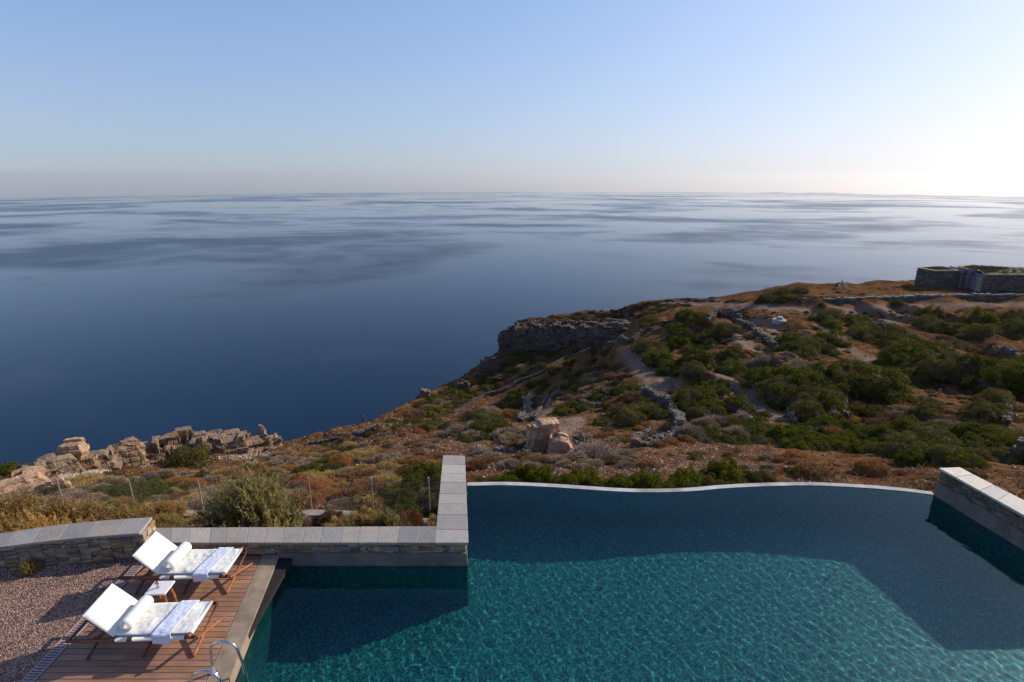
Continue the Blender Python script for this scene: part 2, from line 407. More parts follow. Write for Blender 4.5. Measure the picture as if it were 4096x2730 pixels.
# bare rock where it is steep / beyond the coast edge
Hg=H.reshape(NA,NR); dr=np.gradient(Hg,axis=1)/np.gradient(RR,axis=1); da=np.gradient(Hg,axis=0)/(RR*(az[1]-az[0]))
sl=np.hypot(dr,da).ravel(); Bm=np.where(ins&(bd>3),0,np.clip((sl-.9)/.5,0,1))
idx=np.arange(NA*NR).reshape(NA,NR)
fc=np.stack([idx[:-1,:-1],idx[1:,:-1],idx[1:,1:],idx[:-1,1:]],-1).reshape(-1,4)
tv=np.stack([P[:,0],P[:,1],H],1)
me=bpy.data.meshes.new('hillside'); me.from_pydata(tv.tolist(),[],fc.tolist()); me.update()
ca=me.color_attributes.new('Col','FLOAT_COLOR','POINT'); arr=np.ones((len(tv),4),dtype=np.float32); arr[:,0]=1; arr[:,1]=Gm; arr[:,2]=Bm
ca.data.foreach_set('color',arr.ravel()); me.polygons.foreach_set('use_smooth',[True]*len(me.polygons)); me.materials.append(M['soil'])
hill=bpy.data.objects.new('hillside',me); COL.objects.link(hill); tag(hill,kind='structure',label='dry brown terraced hillside dropping to the sea')
BV=BVHTree.FromPolygons([tuple(v) for v in tv.tolist()],fc.tolist())
CAM=Vector((0,0,ZC))
def hit(x,y,mind=0):
    d=ray(x,y).normalized(); o=CAM+d*mind
    r=BV.ray_cast(o,d)
    return r[0] if r[0] is not None and r[0].z>-60 else None
def gz(x,y):
    r=BV.ray_cast(Vector((x,y,50)),Vector((0,0,-1)))
    return r[0].z if r[0] is not None else -3

# ---------------------------------------------------------------- sea and islands
mb=MB(); rs=[0]+list(25*(10400/25)**np.linspace(0,1,110)); NS=180
vs=[(0,0,SEA)]
for r in rs[1:]:
    for k in range(NS):
        a=2*math.pi*k/NS; vs.append((r*math.sin(a),r*math.cos(a),SEA-r*r/2/SEAR))
fs=[(0,1+(k+1)%NS,1+k) for k in range(NS)]
for i in range(len(rs)-2):
    for k in range(NS): fs.append((1+i*NS+k,1+i*NS+(k+1)%NS,1+(i+1)*NS+(k+1)%NS,1+(i+1)*NS+k))
mb.add(vs,fs); sea=mb.build('sea',M['sea'],smooth=True); tag(sea,kind='structure',label='calm blue sea with paler wind slicks reaching the horizon')
def islands():
    mb=MB(); D0=9300
    prof=[(2560,0),(2700,7),(2800,4),(2960,2),(3040,9),(3110,17),(3150,9),(3200,11),(3290,20),(3360,17),(3450,9),(3550,5),(3620,12),(3680,12),(3760,7),(3830,9),(3900,14),(3950,8),(4020,7),(4110,16),(4300,22),(4600,10),(4900,0)]
    xs=np.arange(2560,4901,12); hs=np.interp(xs,[p[0] for p in prof],[p[1] for p in prof])
    rows=[]
    for x,h in zip(xs,hs):
        a=math.atan2(ray(x,800).x,ray(x,800).y)
        h=max(0,h+noise.fractal(Vector((x*.02,0,0)),1,2,4)*3)*D0/2200*1.15
        base=SEA-D0*D0/2/SEAR-6; row=[]
        for j in range(9):
            u=j/8; r=D0-500+1100*u; hh=math.sin(u*math.pi)**.8*(h*.28+5)*(1+.25*noise.noise(Vector((x*.03,u*4,0))))
            row.append((r*math.sin(a),r*math.cos(a),base+hh))
        rows.append(row)
    vs=[v for r in rows for v in r]; fs=[(i*9+j,(i+1)*9+j,(i+1)*9+j+1,i*9+j+1) for i in range(len(rows)-1) for j in range(8)]
    mb.add(vs,fs); tag(mb.build('far_islands',M['island'],smooth=True),kind='structure',label='faint hazy island chain low on the right horizon')
islands()

# ---------------------------------------------------------------- pool
rim_px=[(1868,1942),(2030,1940),(2200,1947),(2350,1957),(2500,1966),(2620,1968),(2760,1964),(2900,1952),(3060,1944),(3250,1941),(3450,1950),(3600,1962),(3738,1979)]
rimc=[onz(x,y,-.2) for x,y in rim_px]
def smooth_line(pts,n):
    # Catmull-Rom through the points
    out=[]; p=[pts[0]*2-pts[1]]+pts+[pts[-1]*2-pts[-2]]
    for i in range(1,len(p)-2):
        for k in range(n):
            t=k/n; a,b,c,d=p[i-1],p[i],p[i+1],p[i+2]
            out.append(.5*((2*b)+(-a+c)*t+(2*a-5*b+4*c-d)*t*t+(-a+3*b-3*c+d)*t**3))
    out.append(p[-2]); return out
rim=smooth_line([Vector((p.x,p.y,0)) for p in rimc],5)
rim[0].x=-1.05
SPX=-.84; WY=8.63
k1=[onz(1097,2268,0),onz(910,2730,0)]
def ext(a,b,Y): t=(Y-a.y)/(b.y-a.y); return a+(b-a)*t
outline=[(ext(k1[0],k1[1],8.62).x-.004,8.62)]+[(SPX,8.62)]+[(p.x,p.y) for p in rim]+[(10.0,8.8),(14,8.8),(14,1.5),(ext(k1[0],k1[1],1.5).x-.004,1.5)]
FL=-1.75; WL=-.22
pool=empty('swimming_pool',(3,6,-.2)); tag(pool,'teal mosaic infinity pool with a curved far rim','swimming pool')
def P_(mb,name,mat,par,smooth=False):
    ob=mb.build(name,mat,par,smooth); ob.matrix_parent_inverse=Matrix.Translation(-Vector(par.location)) if not par.rotation_euler.z else par.matrix_basis.inverted(); return ob
mb=MB(); m=len(outline)
mb.add([(x,y,FL) for x,y in outline]+[(x,y,WL+.0) for x,y in outline],[tuple(reversed(range(m)))]+[(i,(i+1)%m,m+(i+1)%m,m+i) for i in range(m)])
P_(mb,'basin',M['tile'],pool)
pw_st=.025; gx=np.arange(-4.6,14.1,pw_st); gy=np.arange(1.5,11.6,pw_st); GX,GY=np.meshgrid(gx,gy,indexing='ij')
PP=np.stack([GX.ravel(),GY.ravel()],1)
def waves(P):
    rg=np.random.default_rng(11); z=np.zeros(len(P))
    for k in range(46):
        lam=.095*(3.8**rg.uniform(0,1)); a=R(212)+rg.normal()*1.0; kk=2*math.pi/lam; ph=rg.uniform(0,6.28)
        w=kk*(P[:,0]*math.sin(a)+P[:,1]*math.cos(a))+ph+.6*np.sin(P[:,0]*rg.uniform(.4,1.6)+P[:,1]*rg.uniform(.4,1.6)+ph*3)
        z+=WAMP*lam*np.sin(w)/math.sqrt(46)
    return z
WAMP=.0029
WZ=WL+waves(PP); nx_,ny_=len(gx),len(gy); ins_=inpoly(outline,PP)
near_=np.zeros(len(PP),bool); I2=ins_.reshape(nx_,ny_); fs=[]
id_=np.arange(nx_*ny_).reshape(nx_,ny_)
q4=np.stack([id_[:-1,:-1],id_[1:,:-1],id_[1:,1:],id_[:-1,1:]],-1).reshape(-1,4); keep=ins_[q4].any(1); q4=q4[keep]
# snap the outside corners of border cells onto the outline
used_=np.unique(q4); bo=used_[~ins_[used_]]; ol=np.array(outline+[outline[0]])
def nearest(p):
    a=ol[:-1]; b=ol[1:]; ab=b-a; t=np.clip(((p-a)*ab).sum(1)/((ab*ab).sum(1)+1e-12),0,1); c=a+t[:,None]*ab; d=((c-p)**2).sum(1); return c[d.argmin()]
for i in bo: PP[i]=nearest(PP[i])
remap=-np.ones(nx_*ny_,int); remap[used_]=np.arange(len(used_))
mb=MB(); mb.add(np.stack([PP[used_,0],PP[used_,1],WZ[used_]],1).tolist(),remap[q4].tolist())
w=mb.build('pool_water',M['pool_water'],smooth=True); w.cycles.is_caustics_caster=True
bpy.data.objects['basin'].cycles.is_caustics_receiver=True; tag(w,kind='structure',label='still teal pool water')
# rim with outer fall wall
mb=MB(); wd=.15
nr=[]
for i,p in enumerate(rim):
    t=(rim[min(i+1,len(rim)-1)]-rim[max(i-1,0)]).normalized(); nr.append(Vector((-t.y,t.x,0)))
o0=[p for p in rim]; o1=[p+nn*wd for p,nn in zip(rim,nr)]
for i in range(len(rim)-1):
    a,b,c,d=o0[i],o0[i+1],o1[i+1],o1[i]
    mb.add([(a.x,a.y,WL-.1),(b.x,b.y,WL-.1),(b.x,b.y,WL+.012),(a.x,a.y,WL+.012),(d.x,d.y,WL+.006),(c.x,c.y,WL+.006),(d.x,d.y,-2.6),(c.x,c.y,-2.6)],[(0,1,2,3),(3,2,5,4),(4,5,7,6)])
P_(mb,'rim_coping',M['rim'],pool)
# drain caps on the pool floor
for i,(x,y) in enumerate(((1990,2250),(2795,2245),(3283,2425),(2392,2452))):
    p=onz(x,y,FL+.02); mb=MB(); mb.tube([(p.x,p.y,FL+.002),(p.x,p.y,FL+.02)],.045,14); P_(mb,'drain_cap',M['concrete'],pool)
# kerb by the deck
k0=[onz(1037,2248,0),onz(846,2681,0)]; k1=[onz(1097,2268,0),onz(910,2730,0)]
def ext(a,b,Y): t=(Y-a.y)/(b.y-a.y); return a+(b-a)*t
kl=[ext(k0[0],k0[1],8.62),ext(k0[0],k0[1],1.5)]; kr=[ext(k1[0],k1[1],8.62),ext(k1[0],k1[1],1.5)]
mb=MB(); mb.prism([(kl[0].x,kl[0].y),(kl[1].x,kl[1].y),(kr[1].x+.0,kr[1].y),(kr[0].x,kr[0].y)],-.3,.0)
kerb=mb.build('pool_kerb',M['kerb']); tag(kerb,kind='structure',label='brown stone kerb between the deck and the pool')

# ---------------------------------------------------------------- stone walls round the terrace
def stone_cols():
    b=random.choice([(.20,.165,.14),(.25,.20,.165),(.16,.14,.125),(.28,.20,.13),(.30,.19,.095),(.24,.22,.19),(.20,.155,.125)])
    k=random.uniform(.8,1.6); return tuple(c*k for c in b)
def stone_face(mb, a, b, z0, z1, hmin=.035, hmax=.085, lmin=.08, lmax=.30, dep=.05, out=.02, cols=stone_cols):
    """courses of rough stones along the segment a-b; outward normal to the right of a->b"""
    a=Vector((a[0],a[1],0)); b=Vector((b[0],b[1],0)); L=(b-a).length; t=(b-a)/L; nn=Vector((t.y,-t.x,0))
    z=z0
    while z<z1-.01:
        h=min(random.uniform(hmin,hmax),z1-z); 
        if z1-z-h<hmin*.6: h=z1-z
        s=0
        while s<L:
            l=random.uniform(lmin,lmax)
            if L-s-l<lmin: l=L-s
            l=min(l,L-s); g=.004; o=random.uniform(0,out)
            hh=h-g*random.uniform(.6,2)
            c=a+t*(s+l/2)+nn*(o-dep/2)
            rz=math.atan2(t.y,t.x)
            mb.box((c.x,c.y,z+h/2),(l-g*random.uniform(1,3),dep,hh),rz,cols(),jit=min(.012,h*.2)); s+=l
        z+=h
def quad_core(mb,pts,z0,z1,col=(.13,.11,.095)): mb.prism(pts,z0,z1,col)
def slab_cols():
    b=random.choice([(.33,.295,.25),(.28,.255,.22),(.35,.31,.255),(.31,.27,.22),(.27,.25,.225),(.38,.325,.265)])
    k=random.uniform(.80,1.14); return tuple(c*k for c in b)
def coping(mb,grout,A,B,z,th=.045,n=None,skew=0,col=slab_cols,w=.34,g=.004):
    """slabs between polyline A (inner) and B (outer) with equal parameters"""
    def along(pl,u):
        ls=[(pl[i+1]-pl[i]).length for i in range(len(pl)-1)]; T=sum(ls); s=u*T
        for i,l in enumerate(ls):
            if s<=l or i==len(ls)-1: return pl[i]+(pl[i+1]-pl[i])*(s/l)
            s-=l
    T=sum((A[i+1]-A[i]).length for i in range(len(A)-1)); n=n or max(1,round(T/w))
    us=[0]+[(i+random.uniform(-.12,.12))/n for i in range(1,n)]+[1]
    for i in range(n):
        g0=g/T; u0=us[i]+g0*(i>0); u1=us[i+1]-g0*(i<n-1)
        a0,a1,b1,b0=along(A,u0),along(A,u1),along(B,u1),along(B,u0)
        zz=z+random.uniform(-.002,.002); c=col()
        # subdivided slab with slightly worn edge
        vs=[];N=4
        for zc,ins_ in ((zz-th,0),(zz-.006,0),(zz,.004)):
            ring=[]
            for (p,q) in ((a0,a1),(a1,b1),(b1,b0),(b0,a0)):
                for k in range(N):
                    v=p+(q-p)*(k/N); cc=(a0+a1+b0+b1)/4
                    v=v+(cc-v).normalized()*(ins_+random.uniform(0,.0035)); ring.append((v.x,v.y,zc))
            vs+=ring
        m_=4*N; fs=[(r*m_+k,r*m_+(k+1)%m_,(r+1)*m_+(k+1)%m_,(r+1)*m_+k) for r in range(2) for k in range(m_)]
        fs.append(tuple(2*m_+k for k in range(m_))); mb.add(vs,fs,c)
    for i in range(len(A)-1):
        inset=.012
        a,b_=A[i],A[i+1]; c_,d_=B[i+1],B[i]
        def ins2(p,q): return p+(q-p).normalized()*inset
        pts=[ins2(a,d_),ins2(b_,c_),ins2(c_,b_),ins2(d_,a)]
        grout.prism([(p.x,p.y) for p in pts],z-th+.004,z-.006)
V2=lambda x,y: Vector((x,y,0))
# low L shaped wall (part along x, then spur running to the far rim)
lw=empty('low_stone_wall',(-3.5,8.8,0)); tag(lw,'low L-shaped stone wall with grey slab coping between deck and pool','stone wall')
co=MB(); gr=MB()
inner=[V2(-6.62,8.585),V2(-1.42,8.585)]; outer=[V2(-6.88,9.03),V2(-1.42,9.085)]
coping(co,gr,inner,outer,.30,n=15)
coping(co,gr,[V2(-1.42,8.585),V2(-1.66,11.86)],[V2(-.80,8.585),V2(-1.13,11.84)],.302,n=8,col=lambda:tuple(c*1.18 for c in slab_cols()))
P_(co,'coping',M['slate'],lw); P_(gr,'mortar_bed',M['grout'],lw)
st=MB()
st.prism([(-6.7,8.64),(-1.45,8.64),(-1.45,9.05),(-6.85,9.0)],-2.4,.258,(.1,.085,.075))
st.prism([(-1.46,8.645),(-.865,8.645),(-1.16,11.80),(-1.63,11.80)],-2.4,.257,(.1,.085,.075))
stone_face(st,(-6.75,8.635),(-4.4,8.635),.0,.256)
stone_face(st,(-4.4,8.635),(-.86,8.635),.055,.256)
stone_face(st,(-.862,8.63),(-1.155,11.8),.055,.256)
P_(st,'stonework',M['stone'],lw)
bd_=MB(); bd_.prism([(-4.36,8.60),(-.835,8.60),(-.835,8.66),(-1.13,11.83),(-1.19,11.83),(-.90,8.72),(-4.36,8.72)],-.3,.052)
P_(bd_,'plinth_band',M['band'],lw)

# curved wall on the left
cw=empty('curved_stone_wall',(-8,8.5,0)); tag(cw,'curved stone wall with slab coping at the far edge of the gravel','stone wall')
ci=smooth_line([V2(-12.2,7.0),V2(-10.4,7.78),V2(-8.98,8.17),V2(-7.84,8.42),V2(-6.79,8.56)],6)
cou=smooth_line([V2(-12.6,7.35),V2(-10.75,8.15),V2(-9.32,8.56),V2(-8.21,8.87),V2(-6.87,9.06)],6)
co=MB(); gr=MB(); coping(co,gr,ci,cou,.52,n=13,w=.42)
P_(co,'coping',M['slate'],cw); P_(gr,'mortar_bed',M['grout'],cw)
st=MB()
for i in range(len(ci)-1):
    a,b,c_,d_=ci[i],ci[i+1],cou[i+1],cou[i]
    f=lambda p,q: p+(q-p)*.1
    q=[f(a,d_),f(b,c_),f(c_,b),f(d_,a)]; st.prism([(p.x,p.y) for p in q],-1.8,.474,(.1,.085,.075))
pin=[a+(b-a)*.085 for a,b in zip(ci,cou)]
for i in range(len(pin)-1): stone_face(st,pin[i],pin[i+1],-.05,.473,.028,.075,.07,.26,out=.035)
e0=ci[-1]+(cou[-1]-ci[-1])*.06; e1=ci[-1]+(cou[-1]-ci[-1])*.95
stone_face(st,(e0.x+.03,e0.y),(e1.x+.03,e1.y),-.05,.473,.06,.12,.1,.22,dep=.09,cols=lambda:tuple(c*1.35 for c in stone_cols()))
P_(st,'stonework',M['stone'],cw)

# right wall
rw=empty('right_stone_wall',(9.9,10,0)); tag(rw,'stone wall with pale slab coping at the right end of the pool','stone wall')
co=MB(); gr=MB()
ri=[V2(9.585,10.97),V2(9.97,8.79)]; ro=[V2(10.07,11.0),V2(10.45,9.25)]
coping(co,gr,ri,ro,.47,n=5,col=lambda:tuple(c*1.75 for c in slab_cols()))
coping(co,gr,[V2(9.975,8.79),V2(14,8.79)],[V2(10.46,9.25),V2(14,9.25)],.472,n=9,col=lambda:tuple(c*1.75 for c in slab_cols()))
P_(co,'coping',M['slate'],rw); P_(gr,'mortar_bed',M['grout'],rw)
st=MB(); st.prism([(9.64,10.93),(10.02,8.83),(14,8.83),(14,9.2),(10.4,9.2),(10.02,10.95)],-2.4,.424,(.1,.085,.075))
shaded_cols=lambda:tuple(c*.55 for c in stone_cols())  # pool-side stones darkened, their shade painted into the colour
stone_face(st,(9.62,10.95),(10.0,8.82),.12,.423,cols=shaded_cols); stone_face(st,(10.0,8.82),(14,8.82),.12,.423,cols=shaded_cols)
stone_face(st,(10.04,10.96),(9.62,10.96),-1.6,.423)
P_(st,'stonework',M['stone'],rw)
bd_=MB(); bd_.prism([(9.60,10.95),(9.99,8.80),(14,8.80),(14,8.9),(10.08,8.9),(9.7,10.95)],-.35,.118)
P_(bd_,'plinth_band',M['band'],rw)

# ---------------------------------------------------------------- deck, drain, gravel
mb=MB(); y=8.60; i=0
def deckL(y): return -6.74 if True else 0
while y>1.6:
    w_=.104; xr=(kl[0].x+(kl[1].x-kl[0].x)*(8.62-y)/(8.62-1.5))-.006
    joints=[-6.66]+sorted(random.sample([-6.1,-5.7,-5.3,-4.95],random.choice([0,1,1])))+[xr]
    if xr-joints[-2]<.25: joints=[-6.66,xr]
    for a,b in zip(joints[:-1],joints[1:]):
        k=random.uniform(.78,1.2); base=(.325*k,.178*k,.105*k*random.uniform(.9,1.15))
        mb.box(((a+b)/2,y-w_/2,-.012+random.uniform(-.001,.001)),(b-a-.003,w_-.008,.024),0,base)
    y-=w_
deck=mb.build('wooden_deck',M['deck']); mod(deck,'BEVEL',width=.002,segments=1); tag(deck,kind='structure',label='brown hardwood deck with boards running along the pool end')
mb=MB(); mb.box((-5.4,5.1,-.10),(2.62,7.0,.1)); sb=mb.build('deck_subfloor',M['black']); tag(sb,kind='structure')
dr_=empty('drain_channel',(-6.74,5,0)); tag(dr_,'slotted drain grating along the left edge of the deck','drain')
mb=MB(); mb.box((-6.695,5.05,-.012),(.022,7.0,.03)); mb.box((-6.865,5.05,-.012),(.022,7.0,.03))
yy=8.5
while yy>1.6: mb.box((-6.78,yy,-.014),(.15,.026,.02)); yy-=.046
P_(mb,'grating',M['drain'],dr_)
mb=MB(); mb.box((-6.78,5.05,-.09),(.17,7.0,.06)); P_(mb,'channel',M['black'],dr_)
# gravel bed, gently uneven
mb=MB(); nx,ny=150,130; vs=[];x0,x1,y0,y1=-14,-6.878,1.5,9.1
for j in range(ny):
    for i_ in range(nx):
        x=x0+(x1-x0)*i_/(nx-1); y=y0+(y1-y0)*j/(ny-1)
        e=min(1,(x1-x)/.3)
        z=-.012+e*(.035*noise.fractal(Vector((x*1.7,y*1.7,0)),1,2,4)+.012*noise.noise(Vector((x*9,y*9,0))))
        vs.append((x,y,z))
xin=[p.x for p in ci]; yin=[(a.y+b.y)/2-.02 for a,b in zip(ci,cou)]
fs=[]
for j in range(ny-1):
    for i_ in range(nx-1):
        x=vs[j*nx+i_][0]; y=vs[j*nx+i_][1]
        if y<np.interp(x,xin,yin): fs.append((j*nx+i_,j*nx+i_+1,(j+1)*nx+i_+1,(j+1)*nx+i_))
mb.add(vs,fs); gv=mb.build('gravel_bed',M['gravel'],smooth=True); tag(gv,kind='structure',label='pinkish gravel bed left of the deck')
mb=MB()
def peb(mb,x,y,z,s,col):
    M3=Matrix.Rotation(random.uniform(0,6.28),3,'Z')@Matrix.Rotation(random.uniform(-.5,.5),3,'X')
    a,b,c=s*random.uniform(.7,1.3),s*random.uniform(.6,1.1),s*random.uniform(.4,.8)
    vs=[(a,0,0),(-a,0,0),(0,b,0),(0,-b,0),(0,0,c),(0,0,-c)]
    vs=[M3@(Vector(v)*random.uniform(.75,1.15)) for v in vs]
    mb.add([(v.x+x,v.y+y,v.z+z) for v in vs],[(0,2,4),(2,1,4),(1,3,4),(3,0,4),(2,0,5),(1,2,5),(3,1,5),(0,3,5)],col)
for _ in range(26000):
    x=random.uniform(-10.6,-6.9); y=random.uniform(4.8,8.4)
    if y>np.interp(x,xin,[p.y for p in ci])+.0: continue
    k=random.uniform(.5,1.35); c=random.choice([(.42,.28,.245),(.50,.37,.32),(.32,.20,.18),(.58,.48,.43)])
    e=min(1,(x1-x)/.3); z=-.012+e*(.035*noise.fractal(Vector((x*1.7,y*1.7,0)),1,2,4)+.012*noise.noise(Vector((x*9,y*9,0))))
    peb(mb,x,y,z+.002,random.uniform(.006,.014),tuple(q*k for q in c))
g2=mb.build('gravel_stones',M['stone']); tag(g2,kind='stuff',label='loose pink and grey gravel stones')
# ground beneath the terrace, towards the house
mb=MB(); mb.box((0,-3,-.9),(40,9,1.2)); tag(mb.build('terrace_ground',M['concrete']),kind='structure')

# ---------------------------------------------------------------- sun loungers
def mattress(n_x=40,n_y=16):
    pass
def cushion_grid(P0,U_,V_,th,nu,nv,wr=.012,seed=0,edge=.02):
    """soft pad: P0 corner, U_ and V_ edge vectors (local); returns MB"""
    mb=MB(); N=U_.cross(V_).normalized()
    vs=[];
    for side in (1,-1):
        for j in range(nv+1):
            for i in range(nu+1):
                u,v=i/nu,j/nv; e=min(1,min(u,1-u)*U_.length/.045)**.5*min(1,min(v,1-v)*V_.length/.045)**.5
                p=P0+U_*u+V_*v; q=Vector((p.x*4.2,p.y*4.2,p.z*4.2+seed))
                w_=(noise.noise(q)*1.0+abs(noise.noise(q*2.3))*.9-.3)*wr
                h=th*.5*(.25+.75*e)*side + (w_*e if side>0 else 0)
                # pulled corners
                p=p+N*h; vs.append(p)
    m1=(nu+1)*(nv+1); fs=[]
    for j in range(nv):
        for i in range(nu):
            a=j*(nu+1)+i; fs.append((a,a+1,a+nu+2,a+nu+1)); fs.append((m1+a,m1+a+nu+1,m1+a+nu+2,m1+a+1))
    bdr=[j for j in range(nu)]+[j*(nu+1)+nu for j in range(nv)]+[nv*(nu+1)+nu-j for j in range(nu)]+[(nv-j)*(nu+1) for j in range(nv)]
    for k in range(len(bdr)): a,b=bdr[k],bdr[(k+1)%len(bdr)]; fs.append((a,m1+a,m1+b,b))
    mb.add(vs,fs); return mb
W_=.66; ZR=.33
XP=.66      # pivot of the backrest along the rail, measured from the head end
LR=1.82
TOPX,TOPZ=.33,.355  # backrest top relative to the pivot (towards head, up)
def make_lounger(loc,rz,label,seed):
    t=empty('sun_lounger',loc,rz); tag(t,label,'sun lounger','sun loungers on the deck')
    for s in (0,W_):
        m=MB(); m.tube([(0,s,ZR),(LR,s,ZR)],.026,12); m.build('side_rail',M['dark_wood'],t,True)
    m=MB(); m.tube([(.055,-.03,ZR+.035),(.055,W_+.03,ZR+.035)],.022,12); m.build('head_bar',M['dark_wood'],t,True)
    m=MB(); m.tube([(LR-.07,-.04,ZR+.045),(LR-.07,W_+.04,ZR+.045)],.022,12); m.build('foot_bar',M['wood'],t,True)
    for x,mt in ((.30,'dark_wood'),(1.10,'dark_wood'),(LR+.0,'wood')):
        for a,b,dx in ((-.02,W_+.05,0),(W_+.02,-.0,.05)):
            m=MB(); zt=ZR-.02
            if a<.1: pts=[(x-.06+dx,-.03,.02),(x+dx,W_+.01,zt)]
            else: pts=[(x+dx+.0,W_+.04,.02),(x+dx-.03,.0,zt)]
            m.tube(pts,.021,12); m.build('leg',M['wood' if x>1.5 or dx else 'dark_wood'],t,True)
    for s in (.05,W_-.05):
        m=MB(); m.tube([(XP+.02,s,ZR+.02),(XP-TOPX-.01,s,ZR+TOPZ-.03)],.02,10); m.build('backrest_rail',M['dark_wood'],t,True)
        m=MB(); m.tube([(XP-TOPX*.62,s,ZR+TOPZ*.6-.03),(XP-TOPX-.08,s,ZR+.02)],.012,8); m.build('backrest_prop',M['dark_wood'],t,True)
    m=MB(); m.tube([(XP-TOPX,0,ZR+TOPZ-.03),(XP-TOPX,W_,ZR+TOPZ-.03)],.02,10); m.build('backrest_bar',M['dark_wood'],t,True)
    # white canvas sling with sleeves round the rails
    m=MB()
    for s in (0,W_):
        m.tube([(XP+.03,s,ZR),(XP+.19,s,ZR)],.032,14); m.tube([(XP+.27,s,ZR),(LR-.15,s,ZR)],.032,14)
    m.tube([(LR-.07,.02,ZR+.045),(LR-.07,W_-.02,ZR+.045)],.029,14)
    m.box((XP+.55,W_/2,ZR+.012),(1.02,W_,.006))
    m.box((0,0,0),(.5,W_-.06,.008),M=Matrix.Translation((XP-TOPX*.5,W_/2,ZR+TOPZ*.5-.005))@Matrix.Rotation(math.atan2(TOPZ,TOPX),4,'Y'))
    m.build('canvas_sling',M['canvas'],t,True)
    # pads
    pad=cushion_grid(Vector((XP-.03,.02,ZR+.055)),Vector((LR-XP-.03,0,0)),Vector((0,W_-.04,0)),.05,56,30,.026,seed).build('seat_pad',M['canvas'],t,True)
    bk=cushion_grid(Vector((XP+.01,.0,ZR+.05)),Vector((-TOPX-.035,0,TOPZ+.03)),Vector((0,W_,0)),-.055,30,30,-.020,seed+5).build('back_pad',M['canvas'],t,True)
    for o_ in (pad,bk): mod(o_,'SUBSURF',levels=1,render_levels=1)
    return t
def bolster(loc,rz,label,seed,zt):
    mb=MB(); L=.60; n_=26; m_=24; BR=.097; vs=[];fs=[]
    for i in range(n_+1):
        u=i/n_; e=min(u,1-u)*L; r=BR*min(1,(e/.05))**.4 if e>0 else .004
        for k in range(m_):
            a=2*math.pi*k/m_; rr_=r*(1+.05*noise.noise(Vector((math.cos(a)*2,math.sin(a)*2,u*6+seed))))
            vs.append((rr_*math.cos(a),-L/2+u*L,rr_*math.sin(a)))
    for i in range(n_):
        for k in range(m_): fs.append((i*m_+k,i*m_+(k+1)%m_,(i+1)*m_+(k+1)%m_,(i+1)*m_+k))
    fs.append(tuple(range(m_))); fs.append(tuple(n_*m_+k for k in reversed(range(m_))))
    mb.add(vs,fs); o=mb.build('bolster_cushion',M['bolster'],None,True); o.location=loc; o.rotation_euler=(0,0,rz)
    tag(o,label,'cushion','bolster cushions on the loungers'); return o
def towel(base,rz,x0,w,label,seed,slant=.12,shear=.0):
    """folded striped towel over the seat pad, hanging over the near rail"""
    nx,ny=18,64; hang=.17; L=W_-.03+hang+.02; mb=MB(); vs=[]; uvs=[]
    def top(s): # path from far edge to near edge then down
        flat=W_-.02
        if s<flat: return (W_-.03-s, ZR+.094+.018*min(1,(flat-s)/.06,s/.05+.3))
        q=s-flat; bend=.05
        if q<bend: a=q/bend*math.pi/2; return (-.01-.034*math.sin(a), ZR+.094-.034*(1-math.cos(a)))
        return (-.046+.012*math.sin((q-bend)*20), ZR+.06-(q-bend))
    for side in (0,1):
        for j in range(ny+1):
            for i in range(nx+1):
                u=i/nx; s=j/ny*L; yv,zv=top(s)
                x=x0+w*(u-.5)+slant*(yv/W_-.5)+.012*noise.noise(Vector((0,s*5,seed)))
                wr=.010*noise.noise(Vector((x*9,s*5,seed+side*.1)))+.006*noise.noise(Vector((x*24,s*16,seed)))
                fl=1 if yv>-.01 else 0
                off=-.012*side
                vs.append((x,yv+(0 if fl else -wr-off),zv+(wr+off if fl else .006*math.sin(u*5+seed)))); uvs.append((u,s/L))
    m1=(nx+1)*(ny+1); fs=[]
    for j in range(ny):
        for i in range(nx): a=j*(nx+1)+i; fs.append((a,a+nx+1,a+nx+2,a+1)); fs.append((m1+a,m1+a+1,m1+a+nx+2,m1+a+nx+1))
    bdr=[j for j in range(nx)]+[j*(nx+1)+nx for j in range(ny)]+[ny*(nx+1)+nx-j for j in range(nx)]+[(ny-j)*(nx+1) for j in range(ny)]
    for k in range(len(bdr)): a,b=bdr[k],bdr[(k+1)%len(bdr)]; fs.append((a,b,m1+b,m1+a))
    mb.add(vs,fs); o=mb.build('striped_towel',M['towel'],None,True); o.location=base; o.rotation_euler=(0,0,rz)
    ul=o.data.uv_layers.new(name='UVMap')
    for l in o.data.loops: ul.data[l.index].uv=uvs[l.vertex_index]
    tag(o,label,'towel','striped towels on the loungers'); return o
def place(loc,rz,v): return Vector(loc)+Matrix.Rotation(rz,3,'Z')@Vector(v)
LA=(onz(267,2566,ZR).x,onz(267,2566,ZR).y,0); ea=onz(787,2549,ZR); ra=math.atan2(ea.y-LA[1],ea.x-LA[0])
LB=(onz(474,2313,ZR).x,onz(474,2313,ZR).y,0); eb=onz(911,2307,ZR); rb=math.atan2(eb.y-LB[1],eb.x-LB[0])
make_lounger(LA,ra,'white padded wooden sun lounger nearer the camera beside the pool ladder',1)
make_lounger(LB,rb,'white padded wooden sun lounger farther back beside the low stone wall',31)
bolster(place(LA,ra,(XP+.165,W_/2,ZR+.168)),ra+R(-2),'white bolster cushion on the lounger nearer the camera',3,0)
bolster(place(LB,rb,(XP+.165,W_/2,ZR+.168)),rb+R(-3),'white bolster cushion on the lounger beside the low wall',9,0)
towel(LA,ra,1.41,.27,'blue and white striped towel across the foot of the nearer lounger',2,.10)
towel(LB,rb,1.45,.25,'blue and white striped towel across the foot of the lounger by the wall',12,.13)

